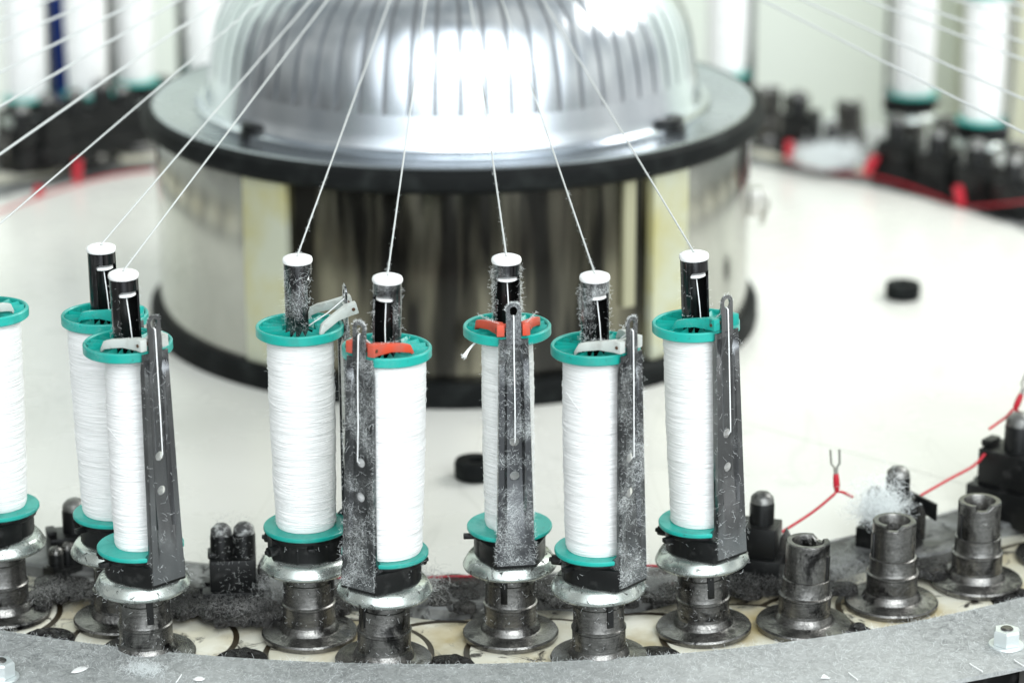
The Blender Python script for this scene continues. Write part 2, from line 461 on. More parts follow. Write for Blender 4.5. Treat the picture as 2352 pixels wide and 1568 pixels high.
for x, y in ((2311, 1478), (2, 1552)):
    p = at(x, y, .0045); n_ = link('nut', nut_me, gr); n_.location = p - Vector((MX, MY, 0)); n_.location.z = .0050; n_.scale = (1.08, 1.08, 1.2)
    n_.rotation_euler.z = .35 if x > 1000 else 1.0
    w = link('washer', wash_me, n_); w.location.z = -.0015
    s_ = link('stud', stud_me, n_); s_.location.z = .0078
for th in (150, 165, 195, 210):
    p = pol(.80, th, .005); n_ = link('nut', nut_me, gr); n_.location = p - Vector((MX, MY, 0))

# lint lying on the guard ring: stuff
rnd = random.Random(3)
b = MB()
for i in range(9500):
    th = rnd.uniform(-28, 34); R = .737 + .085 * rnd.random() ** 1.1
    if i % 9 == 0: R = .737 + rnd.random() * .003
    p = pol(R, th, .0036); a = rnd.uniform(0, 2 * pi)
    dens = noise.noise(Vector((p.x * 30, p.y * 30, 0)))
    if dens < -.15 and rnd.random() < .6: continue
    b.hair(p, (cos(a), sin(a), rnd.uniform(.05, .5)), rnd.uniform(.0015, .005), .00006, 3.2, rnd, 5)
# puffs
def puff(b, c, rad, n, rnd, flat=.5, L=.004, hr=.00006):
    for _ in range(n):
        v = Vector((rnd.gauss(0, 1), rnd.gauss(0, 1), abs(rnd.gauss(0, 1)) * flat)) * rad * .5
        b.hair(Vector(c) + v, (rnd.uniform(-1, 1), rnd.uniform(-1, 1), rnd.uniform(-.6, 1)), rnd.uniform(.6, 1.3) * L, hr, 1.8, rnd, 4)
tag(link('lint', b.mesh('lint', [M['lint']], 0)), 'pale grey lint fibres matted over the aluminium guard ring', kind='stuff')
b = MB(); puff(b, at(322, 1538, .005), .010, 520, rnd, .35); puff(b, at(350, 1543, .005), .008, 200, rnd, .3)
tag(link('lint_tuft', b.mesh('lint_tuft', [M['lint']], 0)), 'white fluffy lint tuft on the guard ring near the bottom left', 'lint tuft')
b = MB(); puff(b, at(1555, 1535, .005), .010, 130, rnd, .2)
tag(link('lint_tuft', b.mesh('lint_tuft', [M['darklint']], 0)), 'thin lint tuft on the guard ring below the centre right spool', 'lint tuft')

# thread clippings on the ring
for (x0, y0, x1, y1, lab) in ((2228, 1570 - 46, 2257, 1541, 'short white clipping on the guard ring left of the hexagon nut'),
                              (1950, 1545, 1970, 1560, 'short white clipping beside the folded scrap on the guard ring'),
                              (2330, 1516 - 1, 2351, 1528, 'white clipping at the right edge below the hexagon nut'),
                              (404, 1567, 417, 1548, 'thin white clipping at the bottom edge right of the fluffy lint tuft')):
    c = MB(); p0, p1 = at(x0, y0, .0045), at(x1, y1, .0045)
    c.tube([p0 + Vector((0, .001, 0)), p0.lerp(p1, .15), p0.lerp(p1, .6), p1], .00045, 5)
    tag(link('thread_clipping', c.mesh('thread_clipping', [M['cotton']])), lab, 'clipping', 'thread clippings lying on the guard ring')
def scrap(x, y, lab, w, a, sy=.5):
    c = MB(); p = at(x, y, .0043); m = Matrix.Translation(p) @ Matrix.Rotation(a, 4, 'Z')
    c.lathe([(0, .0006), (w * .85, .0005), (w, 0)], 24, mat=m @ Matrix.Diagonal((1, sy, 1, 1)))
    c.tube([m @ Vector((w * 1.15 * cos(t), -w * sy * 1.35 * sin(t), .0007)) for t in [pi * i / 10 for i in range(11)]], .0003, 4)
    tag(link('paper_scrap', c.mesh('paper_scrap', [M['ceramic']])), lab, 'scrap')
scrap(182, 1537, 'oval white scrap lying tilted on the guard ring at the bottom left', .0058, .9)
scrap(457, 1558, 'small round white scrap at the bottom edge of the guard ring', .0032, .3, .9)
c = MB(); c.prism([(0, 0), (.0055, 0), (.0025, .006)], 0, .0004, mat=Matrix.Translation(at(1885, 1557, .0042)))
tag(link('paper_scrap', c.mesh('paper_scrap', [M['ceramic']])), 'small triangular white scrap on the guard ring at the bottom right', 'scrap')

# ------------------------------------------------------------------ central drum
dr = empty('winding_drum', Matrix.Translation((MX, MY, 0)))
tag(dr, 'big round drum with a slotted polished dome standing on the white table', 'drum')
def part(name, mb, mats, parent=dr, smooth=.6, bevel=0):
    return link(name, mb.mesh(name, mats, smooth, bevel), parent)
c = MB(); c.lathe([(.235, .0035), (.2580, .0035), (.2590, .008), (.2585, .020), (.2555, .0225), (.235, .0225)], 200, closed=True)
part('base_ring', c, [M['rubber']])
RD = .2515
def arc_panel(a0, a1, r0, r1, z0=.0225, z1=.174, n=60, off=0):
    c = MB(); c.lathe([(r0, z0), (r1, z0), (r1, z1), (r0, z1)], n, a0=radians(a0), a1=radians(a1), closed=True); return c
def ang_px(x, r=RD):      # azimuth on the drum front seen at column x
    lo, hi = -89.0, 89.0
    for _ in range(40):
        m = (lo + hi) / 2
        if proj(pol(r, m, .1))[0] < x: lo = m
        else: hi = m
    return lo
aL0, aL1, aR0, aR1 = ang_px(560), ang_px(656), ang_px(1500), ang_px(1580)
c = arc_panel(aL1, aR0, RD - .012, RD - .008, n=80); part('front_panel', c, [M['darkpanel']])
for (a0, a1) in ((aL0, aL1), (aR0, aR1)):
    c = arc_panel(a0, a1, RD - .014, RD, n=14); part('pillar', c, [M['pillar']], bevel=.0015)
c = arc_panel(aR1 + .1, 180, RD - .008, RD - .002, n=90); part('side_panel', c, [M['sidepanel']])
c = arc_panel(-180, aL0 - .1, RD - .008, RD - .002, n=90); part('side_panel', c, [M['sidepanel']])
# narrow cream upright in the dark opening, right side
a_ = ang_px(1452); c = arc_panel(a_ - 1.2, a_ + 1.2, RD - .0078, RD - .003, z0=.07, n=6); part('stay', c, [plain('ochre_strip', (.30, .29, .19), .4)])
c = MB(); c.lathe([(.235, .174), (.2560, .174), (.2600, .178), (.2606, .184), (.2590, .190), (.2545, .1925), (.2520, .1912), (.235, .1905)], 220, closed=True)
part('rubber_rim', c, [M['rubber']])
c = MB(); c.lathe([(.0, .1902), (.2515, .1902), (.2515, .1925), (.2490, .1935), (.2465, .1925), (.2440, .1912), (.18, .1912), (.0, .1912)], 220)
part('top_plate', c, [M['topplate']])
# dome
prof = [(.2150, .1915), (.2150, .1935), (.2120, .1950), (.2080, .1958), (.2068, .1985), (.2054, .2070), (.2037, .2180), (.2031, .2215)]
up = [(.2018, .2320), (.1999, .2440), (.1974, .2550), (.1938, .2660), (.1880, .2780), (.1790, .2900), (.1655, .3010), (.1460, .3110), (.1190, .3185)]
top = [(.1160, .3200), (.085, .3280), (.055, .3330), (.035, .3350), (.034, .3440), (.028, .3460), (.0, .3460)]
c = MB(); c.lathe(prof, 256); c.lathe([(.2031, .2215)] + [] + [(.2031, .2215)], 3) if False else None
NS = 64; cols = []
slot_half = .08      # fraction of a rib pitch
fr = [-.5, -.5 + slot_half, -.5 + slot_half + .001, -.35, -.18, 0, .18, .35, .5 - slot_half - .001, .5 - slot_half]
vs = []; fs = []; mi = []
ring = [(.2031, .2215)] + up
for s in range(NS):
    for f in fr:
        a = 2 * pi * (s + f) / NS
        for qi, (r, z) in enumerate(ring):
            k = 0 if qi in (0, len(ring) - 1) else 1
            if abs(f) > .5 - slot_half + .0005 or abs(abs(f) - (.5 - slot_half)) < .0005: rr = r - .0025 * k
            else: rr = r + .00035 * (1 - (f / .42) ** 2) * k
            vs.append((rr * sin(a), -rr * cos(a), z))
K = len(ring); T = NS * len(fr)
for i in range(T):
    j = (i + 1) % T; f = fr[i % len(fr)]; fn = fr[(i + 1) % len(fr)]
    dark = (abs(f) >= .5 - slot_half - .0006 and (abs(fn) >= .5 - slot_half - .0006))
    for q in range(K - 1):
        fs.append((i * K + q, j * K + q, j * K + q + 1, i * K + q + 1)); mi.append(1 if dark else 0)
o0 = len(c.v); c.v += vs; c.f += [tuple(x + o0 for x in f) for f in fs]; c.mi += mi
c.lathe(top, 128)
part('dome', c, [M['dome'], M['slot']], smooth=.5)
# screws on the top plate
for (x, y) in ((598, 300), (655, 298), (1526, 288), (1462, 270)):
    p = at(x, y, .194) - Vector((MX, MY, 0)); c = MB()
    big = x in (598, 1526)
    rr = .0155 if big else .011
    c.lathe([(rr * 1.1, -.003), (rr * 1.1, .0), (rr, .0005), (rr, .0065), (rr * .85, .0075), (rr * .45, .0075), (rr * .45, .003), (0, .003)], 24, c=tuple(p))
    part('cap_screw', c, [M['black_plastic']])
# latch on the right side
p = pol(.256, 87, .105) - Vector((MX, MY, 0))
c = MB(); c.box(p.x - .006, p.x + .005, p.y - .008, p.y + .008, p.z - .012, p.z + .012); c.tube([(p.x + .004, p.y - .008, p.z + .012), (p.x + .009, p.y - .010, p.z), (p.x + .004, p.y - .008, p.z - .018)], .0022, 8)
part('latch', c, [M['tin']], bevel=.0015)

# rubber pucks on the table
def puck(x, y, lab):
    p = at(x, y, .0037); c = MB()
    c.lathe([(0, 0), (.0125, 0), (.0150, .0014), (.0153, .0112), (.0142, .0138), (.0122, .0142), (.0055, .0138), (.0050, .008), (0, .008)], 40, c=tuple(p))
    tag(link('rubber_foot', c.mesh('rubber_foot', [M['rubber']])), lab, 'rubber puck', 'black rubber pucks on the table')
puck(2073, 684, 'black rubber puck lying alone on the white table to the right of the drum')
puck(1092, 1096, 'black rubber puck on the white table, half hidden by the middle spool')

# ------------------------------------------------------------------ yarn carrier parts (local: upright faces -Y)
PL = .0288          # distance of the upright strip from the carrier axis
def foot_mesh():
    c = MB(); c.lathe([(.004, -.0045), (.0290, -.0045), (.0302, -.0036), (.0304, -.0012), (.0296, .0), (.0205, .0008), (.0190, .0016), (.0180, .0045), (.0168, .0062), (.0166, .0080)], 64)
    return c.mesh('foot', [M['post']], .5)
def post_mesh(top=.063, hollow=True):
    c = MB()
    c.lathe([(.0166, .0075), (.0166, .0175), (.0171, .0182), (.0171, .0192), (.0162, .0200), (.0158, .0215), (.0158, .034), (.0150, .0345), (.0150, top - .001), (.0142, top), (.0108, top), (.0102, top - .001), (.0100, top - .030), (0, top - .030)], 64)
    return c.mesh('post', [M['post']], .5)
def keyway_mesh(a, z0, z1, w=.0042):
    c = MB(); c.box(-w / 2, w / 2, -.01665, -.0140, z0, z1, mat=Matrix.Rotation(a, 4, 'Z'))
    return c.mesh('keyway', [M['black_inner']], .3, bevel=.0003)
def cup_mesh():
    c = MB(); c.lathe([(.0150, .0412), (.0240, .0416), (.0276, .0426), (.0292, .0438), (.0297, .0450), (.0293, .0462), (.0272, .0500), (.0255, .0520), (.0150, .0532)], 80)
    return c.mesh('cup', [M['cup']], .9)
def bracket_mesh():
    c = MB()
    c.lathe([(0, .0520), (.0215, .0520), (.0225, .0535), (.0225, .0640), (.0235, .0650), (.0235, .0685), (0, .0685)], 56)
    c.prism([(-.0128, -PL + .0006), (.0128, -PL + .0006), (.0205, -.012), (.0205, .010), (.008, .0235), (-.008, .0235), (-.0205, .010), (-.0205, -.012)], .0528, .0660)
    # fixing screws and prong
    for a, L in ((150, .004), (205, .006)):
        m = Matrix.Rotation(radians(a), 4, 'Z')
        c.tube([m @ Vector((0, -.021, .060)), m @ Vector((0, -.0235 - L, .060))], .0033, 10)
        c.tube([m @ Vector((0, -.0235 - L, .060)), m @ Vector((0, -.0255 - L, .060))], .0016, 8)
    m = Matrix.Rotation(radians(-95), 4, 'Z')
    c.box(-.002, .002, -.029, -.020, .0625, .0655, mat=m)
    return c.mesh('bracket', [M['black_plastic']], .5, bevel=.0006)
def tube_mesh(mat):
    c = MB(); R0, R1 = .0086, .0074; z0, z1 = .0685, .2416; N = 72; half = radians(61)
    def a_(i): return 2 * pi * i / N
    def inwin(a): a = (a + pi) % (2 * pi) - pi; return abs(a) < half - 1e-6
    def zt(a):
        a = abs((a + pi) % (2 * pi) - pi); u = min(1, max(0, (half - a) / radians(16)))
        return .2345 - .004 * (1 - sqrt(max(0, 1 - (1 - u) ** 2)))
    zb = .1965
    for i in range(N):
        a, a2 = a_(i), a_(i + 1); mid = (a + a2) / 2
        P = lambda r, t, z: (r * sin(t), -r * cos(t), z)
        if inwin(mid):
            c.add([P(R0, a, zt(a)), P(R0, a2, zt(a2)), P(R0, a2, z1), P(R0, a, z1)], [(0, 1, 2, 3)])
            c.add([P(R0, a, z0), P(R0, a2, z0), P(R0, a2, zb), P(R0, a, zb)], [(0, 1, 2, 3)])
            c.add([P(R0, a, zt(a)), P(R0, a2, zt(a2)), P(R1, a2, zt(a2)), P(R1, a, zt(a))], [(0, 1, 2, 3)])
            c.add([P(R1, a, zt(a)), P(R1, a2, zt(a2)), P(R1, a2, z1), P(R1, a, z1)], [(0, 1, 2, 3)], 1)
        else:
            c.add([P(R0, a, z0), P(R0, a2, z0), P(R0, a2, z1), P(R0, a, z1)], [(0, 1, 2, 3)])
            c.add([P(R1, a, z0), P(R1, a2, z0), P(R1, a2, z1), P(R1, a, z1)], [(0, 1, 2, 3)], 1)
            for s_, t in ((a, a2), (a2, a)):
                pass
    for sgn in (-1, 1):
        t = sgn * half; P = lambda r, z: (r * sin(t), -r * cos(t), z)
        c.add([P(R0, zb), P(R1, zb), P(R1, .2305), P(R0, .2305)], [(0, 1, 2, 3)])
    c.lathe([(R1, .2416), (R0, .2416)], N)
    me = c.mesh('tube', [mat, M['black_inner']], 0)
    bm = bmesh.new(); bm.from_mesh(me); bmesh.ops.remove_doubles(bm, verts=bm.verts, dist=1e-6); bm.to_mesh(me); bm.free()
    me.shade_smooth(); me.set_sharp_from_angle(angle=.5); return me
def cap_mesh():
    c = MB()
    c.lathe([(.0078, .2398), (.0088, .2399), (.0092, .2406), (.0092, .2420), (.0087, .2431), (.0066, .2440), (.0025, .2444), (.0012, .2438), (.0012, .2398)], 48)
    return c.mesh('cap', [M['ceramic']], .9)
def collar_mesh():
    c = MB(); c.lathe([(.0012, .2445), (.0038, .2445), (.0038, .2350), (.0066, .2342), (.0068, .2328), (.0056, .2320), (.0012, .2318)], 36)
    return c.mesh('collar', [M['ceramic']], .9)

def strip_mesh(mat):
    # upright spring strip: a folded channel that tapers, with two holes, then a neck with a slotted eyelet
    xs = [-1, -1, -.97, -.66, -.56, -.47, -.30, 0, .30, .47, .56, .66, .97, 1, 1]
    rows = []
    zs = [.0550, .0560, .064, .075, .09, .11, .13, .15, .17, .184, .190, .194, .198, .2015]
    vs = []; fs = []
    for z in zs:
        t = (z - .055) / (.2015 - .055)
        hw = .0120 + (.0088 - .0120) * t ** .8
        emb = 0 if z < .075 else min(1, (z - .075) / .03)
        if z > .184: emb *= max(0, 1 - (z - .184) / .012)
        fd = .0035 + .011 * max(0, min(1, (.072 - z) / .008)) if z < .19 else .0035 - (z - .19) * .2
        pinch = .0012 * exp(-((z - .193) / .004) ** 2)
        for k, x in enumerate(xs):
            if k in (0, len(xs) - 1): y = -PL + fd; xx = x * (hw - .0002)
            else:
                y = -PL; xx = x * hw
                if k in (5, 6, 7, 8, 9): y += .0026 * emb
                if k in (4, 10): y += .0012 * emb
                if k in (3, 4, 10, 11): y += pinch * 2.2
                if k in (2, 12): y -= .0001
                if k in (1, 13): y += .0009; xx = x * (hw - .0001)
            vs.append((xx, y, z))
    K = len(xs)
    for i in range(len(zs) - 1):
        for q in range(K - 1): fs.append((i * K + q, i * K + q + 1, (i + 1) * K + q + 1, (i + 1) * K + q))
    me = bpy.data.meshes.new('strip'); me.from_pydata(vs, [], fs)
    body = bpy.data.objects.new('tmp_strip', me); COL.objects.link(body)
    sol = body.modifiers.new('s', 'SOLIDIFY'); sol.thickness = .0009; sol.offset = 0
    cuts = MB()
    for hz in (.1352, .1132):
        m = Matrix.Translation((0, -PL, hz)) @ Matrix.Rotation(radians(90), 4, 'X')
        cuts.lathe([(0, -.006), (.0030, -.006), (.0030, .006), (0, .006)], 28, mat=m)
    cm = cuts.mesh('cut', [], 0); bm = bmesh.new(); bm.from_mesh(cm); bmesh.ops.remove_doubles(bm, verts=bm.verts, dist=1e-7)
    bmesh.ops.recalc_face_normals(bm, faces=bm.faces); bm.to_mesh(cm); bm.free()
    co = bpy.data.objects.new('tmp_cut', cm); COL.objects.link(co)
    bo = body.modifiers.new('b', 'BOOLEAN'); bo.operation = 'DIFFERENCE'; bo.object = co; bo.solver = 'EXACT'
    dg = bpy.context.evaluated_depsgraph_get(); dg.update()
    out = bpy.data.meshes.new_from_object(body.evaluated_get(dg))
    bpy.data.objects.remove(body); bpy.data.objects.remove(co)
    bm = bmesh.new(); bm.from_mesh(out)
    # neck with eyelet: outline with slotted hole, built as a ring plus a bar
    def ringpts(hw, z0, z1, n=16):   # stadium-top outline
        pts = [(hw * cos(pi * i / n), z1 + hw * sin(pi * i / n)) for i in range(n + 1)]
        return pts
    nb = MB(); hw = .0046; hi = .0023; zc = .2198; zh = .2184
    outer = [(hw * cos(pi * i / 16), zc + hw * sin(pi * i / 16)) for i in range(17)] + [(-hw, zh - .003), (-hw * .5, zh - .003), (0, zh - .003), (hw * .5, zh - .003), (hw, zh - .003)]
    inner = [(hi * cos(pi * i / 16), zc + hi * sin(pi * i / 16)) for i in range(17)] + [(-hi, zh), (-hi * .7, zh - hi * .7), (0, zh - hi), (hi * .7, zh - hi * .7), (hi, zh)]
    n = len(outer)
    for (y0, y1) in ((-PL - .0005, -PL + .0007),):
        v2 = [(x, y0, z) for x, z in outer] + [(x, y0, z) for x, z in inner] + [(x, y1, z) for x, z in outer] + [(x, y1, z) for x, z in inner]
        f2 = []
        for i in range(n):
            j = (i + 1) % n
            f2 += [(i, j, n + j, n + i), (2 * n + i, 3 * n + i, 3 * n + j, 2 * n + j), (i, 2 * n + i, 2 * n + j, j), (n + i, n + j, 3 * n + j, 3 * n + i)]
        nb.add(v2, f2)
    nb.box(-hw, hw, -PL - .00045, -PL + .00065, .1985, zh - .003)
    nm = nb.mesh('neck', [], 0); bm.from_mesh(nm)
    bm.to_mesh(out); bm.free()
    out.materials.clear(); out.materials.append(mat); out.name = 'upright_strip'
    out.shade_smooth(); out.set_sharp_from_angle(angle=.35)
    return out

def lever_arm(c, sgn, droop):
    # hub block, then an arm that runs inwards past the tube and bends down at its end
    h = .0032
    path = [(sgn * .0078, -.0285, .2068), (sgn * .0078, -.0225, .2068), (sgn * .0125, -.0140, .2066), (sgn * .0165, -.0080, .2058), (sgn * .0185, -.0035, .2045), (sgn * .0190, -.0005, .2005)]
    wd = [.0024, .0024, .0017, .0016, .0015, .0013]
    ht = [.0037, .0037, .0027, .0027, .0026, .0015]
    vs = []; fs = []
    for i, (x, y, z) in enumerate(path):
        p = Vector((x, y, 0)); q = Vector(path[min(i + 1, 5)][:2] + (0,)); r = Vector(path[max(i - 1, 0)][:2] + (0,))
        t = (q - r).normalized(); nrm = Vector((t.y, -t.x, 0))
        for a, bz in ((-1, -1), (1, -1), (1, 1), (-1, 1)):
            v = Vector((x, y, z)) + nrm * wd[i] * a + Vector((0, 0, ht[i] * bz)); vs.append(v)
    for i in range(5):
        for q in range(4): fs.append((i * 4 + q, i * 4 + (q + 1) % 4, (i + 1) * 4 + (q + 1) % 4, (i + 1) * 4 + q))
    fs += [(3, 2, 1, 0), (20, 21, 22, 23)]
    c.add(vs, fs)
def lever_mesh(mat):
    c = MB(); lever_arm(c, -1, 0); lever_arm(c, 1, 0)
    c.box(-.0080, .0080, -.0238, -.0212, .2040, .2094)      # bridge behind the neck
    return c.mesh('lever', [mat], .5, bevel=.0007)
def pin_mesh():
    c = MB(); c.tube([(-.0106, -.0258, .2068), (.0106, -.0258, .2068)], .0011, 12)
    return c.mesh('pivot_pin', [plain('brown_pin', (.08, .035, .015), .4)])
FOOT = foot_mesh(); POST = post_mesh(); CUP = cup_mesh(); BRK = bracket_mesh(); CAP = cap_mesh(); COLR = collar_mesh(); PIN = pin_mesh()
KEY = keyway_mesh(radians(-22), .0235, .0545); KEY2 = keyway_mesh(radians(60), .0215, .056, .005)
TUBE = {0: tube_mesh(M['tube']), 1: tube_mesh(M['tube_dusty'])}
STRIP = {0: strip_mesh(M['steel']), 1: strip_mesh(M['steel_dusty'])}
LEVER = {k: lever_mesh(M[k]) for k in ('teal', 'orange', 'milky')}

def lint_mesh(rnd, n_strip, n_tube, n_lever):
    b = MB()
    for _ in range(n_strip):
        z = .058 + .14 * rnd.random() ** 1.25; hw = .0125 - (z - .055) * .021
        edge = rnd.random() < .35
        if not edge and abs(z - .1352) < .004 or abs(z - .1132) < .004: continue
        x = (rnd.choice((-1, 1)) * hw) if edge else rnd.uniform(-hw, hw)
        if edge: d = (math.copysign(1, x), rnd.uniform(-.6, .6), rnd.uniform(-.5, .8)); L = rnd.uniform(.0012, .0032)
        else: d = (rnd.uniform(-1, 1), -.25, rnd.uniform(-1, 1)); L = rnd.uniform(.002, .0055)
        b.hair((x, -PL - .0007, z), d, L, .00005, 4.0, rnd, 6)
    for _ in range(n_strip // 8):                       # round the eyelet
        a = rnd.uniform(0, pi); b.hair((.0046 * cos(a), -PL, .2198 + .0046 * sin(a)), (cos(a), rnd.uniform(-.5, .5), sin(a)), rnd.uniform(.0008, .002), .00006, 1.2, rnd, 3)
    for _ in range(n_tube):
        a = rnd.uniform(radians(46), radians(314)); z = .203 + rnd.random() * .036
        r = .0087; d = (sin(a), -cos(a), rnd.uniform(-.5, .7))
        b.hair((r * sin(a), -r * cos(a), z), d, rnd.uniform(.0015, .0042), .000045, 3.5, rnd, 6)
    for _ in range(150):                                # cup, bracket and post
        a = rnd.uniform(0, 2 * pi); z, r = rnd.choice(((.0475, .0296), (.052, .0262), (.062, .0228), (.030, .0160), (.012, .0168), (.043, .0285)))
        b.hair((r * sin(a), -r * cos(a), z + rnd.uniform(-.003, .002)), (sin(a) + rnd.uniform(-1, 1), -cos(a) + rnd.uniform(-1, 1), rnd.uniform(-.6, .6)), rnd.uniform(.001, .0032), .00006, 1.8, rnd, 4)
    for _ in range(n_lever):
        t = rnd.random(); s_ = rnd.choice((-1, 1)); b.hair((s_ * (.008 + .010 * t), -.026 + .023 * t, .2100), (rnd.uniform(-1, 1), rnd.uniform(-1, 1), .6), rnd.uniform(.001, .002), .00006, 1.5, rnd, 3)
    return b

def frame_from(fx, fy, cx, cy, phi=0, capz=.2445):
    """carrier frame from where its foot and its cap stand; the post may lean a little"""
    f = at(fx, fy, 0.0)
    d = f.y; pc = None
    X = (cx - CXP) / scl(d, capz)
    Z = H - d * tan(PITCH + atan((cy - CYP) / FPX))
    c = Vector((X, d + (Z - capz) * 0.9, capz))         # residual height becomes a slight lean to or from the eye
    X = (cx - CXP) / scl(c.y, capz); c.x = X
    up = (c - f).normalized()
    q = Vector((0, 0, 1)).rotation_difference(up)
    return Matrix.Translation(f) @ q.to_matrix().to_4x4() @ Matrix.Rotation(phi, 4, 'Z')

def carrier(mtx, label, lever='milky', dusty=0, group='yarn carriers', detail=True, hairs=None, lever_rot=0):
    e = empty('yarn_carrier', mtx); tag(e, label, 'yarn carrier', group)
    link('foot', FOOT, e); p = link('post', POST, e); link('keyway', KEY, p)
    link('cup', CUP, e); link('bracket', BRK, e); link('tube', TUBE[dusty], e)
    c = link('cap', CAP, e); c.location.z = .0016; q_ = link('collar', COLR, c); q_.location.z = -.0034
    link('upright_strip', STRIP[dusty], e)
    l = link('lever', LEVER[lever], e); link('pivot_pin', PIN, l)
    if lever_rot:
        piv = Vector((0, -.0258, .2068))
        l.matrix_basis = Matrix.Translation(piv + Vector((0, -.006, .005))) @ Matrix.Rotation(lever_rot, 4, 'X') @ Matrix.Translation(-piv)
    if hairs:
        me = lint_mesh(random.Random(hash(label) % 1000 if False else len(label)), *hairs).mesh('lint', [M['lint']], 0)
        o = link('lint', me, e); o['kind'] = 'stuff'
    return e

# spool
def flange_bottom():
    c = MB(); c.lathe([(.0100, .0686), (.0262, .0686), (.0267, .0693), (.0267, .0708), (.0262, .0714), (.0150, .0716), (.0100, .0716)], 72, closed=True)
    return c.mesh('flange', [M['teal']], .5)
def flange_top():
    c = MB()
    c.lathe([(.0100, .1958), (.0262, .1958), (.0270, .1965), (.0270, .2012), (.0264, .2020), (.0254, .2020), (.0248, .2012), (.0246, .1975), (.0240, .1966), (.0105, .1966), (.0100, .1962)], 80, closed=True)
    n = 18
    for i in range(n):                 # sloping ratchet teeth between hub and rim
        a, a2 = 2 * pi * i / n, 2 * pi * (i + .66) / n
        P = lambda r, t, z: (r * sin(t), -r * cos(t), z)
        ro, ri = .0246, .0112; am = (a + a2) / 2
        vs = [P(ri, a, .1965), P(ro, a, .1965), P(ro, a2, .1965), P(ri, a2, .1965), P(ri, a2 - .02, .2010), P(ro, a2 - .01, .2014), P(ro, a, .1968), P(ri, a, .1968)]
        c.add(vs, [(0, 1, 6, 7), (7, 6, 5, 4), (1, 2, 5, 6), (2, 3, 4, 5), (3, 0, 7, 4)])
    return c.mesh('flange', [M['teal']], .4)
FB, FT = flange_bottom(), flange_top()
def winding(rt, rb, seed, rows=300, seg=80, bulge=.0006):
    c = MB(); vs = []; fs = []; z0, z1 = .0717, .1956
    for i in range(rows + 1):
        t = i / rows; z = z0 + (z1 - z0) * t
        r0 = rb + (rt - rb) * t + bulge * sin(pi * t) + .00035 * noise.noise(Vector((seed, z * 90, 0)))
        if t < .02: r0 -= .0006 * (1 - t / .02)
        if t > .97: r0 -= .0010 * ((t - .97) / .03)
        for k in range(seg):
            a = 2 * pi * k / seg
            zz = z + .0016 * sin(a + seed) * noise.noise(Vector((seed * 3, z * 30, 1)))
            w = noise.noise(Vector((seed, zz * 1500, .7 * cos(a)))) * .00016 + noise.noise(Vector((seed + 9, zz * 520, .6 * sin(a)))) * .00022
            if noise.noise(Vector((cos(a) * 1.2, sin(a) * 1.2, zz * 800 + seed))) > .42: w += .00022
            vs.append(((r0 + w) * sin(a), -(r0 + w) * cos(a), z))
    for i in range(rows):
        for k in range(seg): fs.append((i * seg + k, i * seg + (k + 1) % seg, (i + 1) * seg + (k + 1) % seg, (i + 1) * seg + k))
    c.add(vs, fs)
    if rows > 100:
        rr = random.Random(int(seed * 10))
        for _ in range(16):
            a0 = rr.uniform(0, 2 * pi); za = rr.uniform(z0 + .004, z1 - .012); dz = rr.uniform(.002, .010) * rr.choice((-1, 1)); sp_ = rr.uniform(1.2, 3.2); pts = []
            for q in range(15):
                t = q / 14; a = a0 + sp_ * t; z = min(z1 - .001, max(z0 + .001, za + dz * t)); u = (z - z0) / (z1 - z0)
                r = rb + (rt - rb) * u + bulge * sin(pi * u) + .00030; pts.append((r * sin(a), -r * cos(a), z))
            c.tube(pts, .00019, 5)
    return c.mesh('winding', [M['winding']], 1.2)
def fuzz(rt, rb, n, seed):
    b = MB(); rnd = random.Random(seed)
    for _ in range(n):
        t = rnd.random(); z = .073 + .121 * t; a = rnd.uniform(0, 2 * pi); r = rb + (rt - rb) * t + .0004
        b.hair((r * sin(a), -r * cos(a), z), (sin(a + rnd.uniform(-1.1, 1.1)), -cos(a + rnd.uniform(-1.1, 1.1)), rnd.uniform(-.8, .8)), rnd.uniform(.0009, .0032), .00005, 1.8, rnd, 4)
    return b
def spool(mtx, label, rt=.020, rb=.019, seed=1, group='white thread spools', wind=None, nf=0):
    e = empty('thread_spool', mtx); tag(e, label, 'thread spool', group)
    o = link('flange', FB, e); link('flange', FT, e)
    w = link('winding', wind or winding(rt, rb, seed), e)
    if nf:
        f = link('loose_fibres', fuzz(rt, rb, nf, seed).mesh('loose_fibres', [M['lint']], 0), e); f['kind'] = 'stuff'
    return e

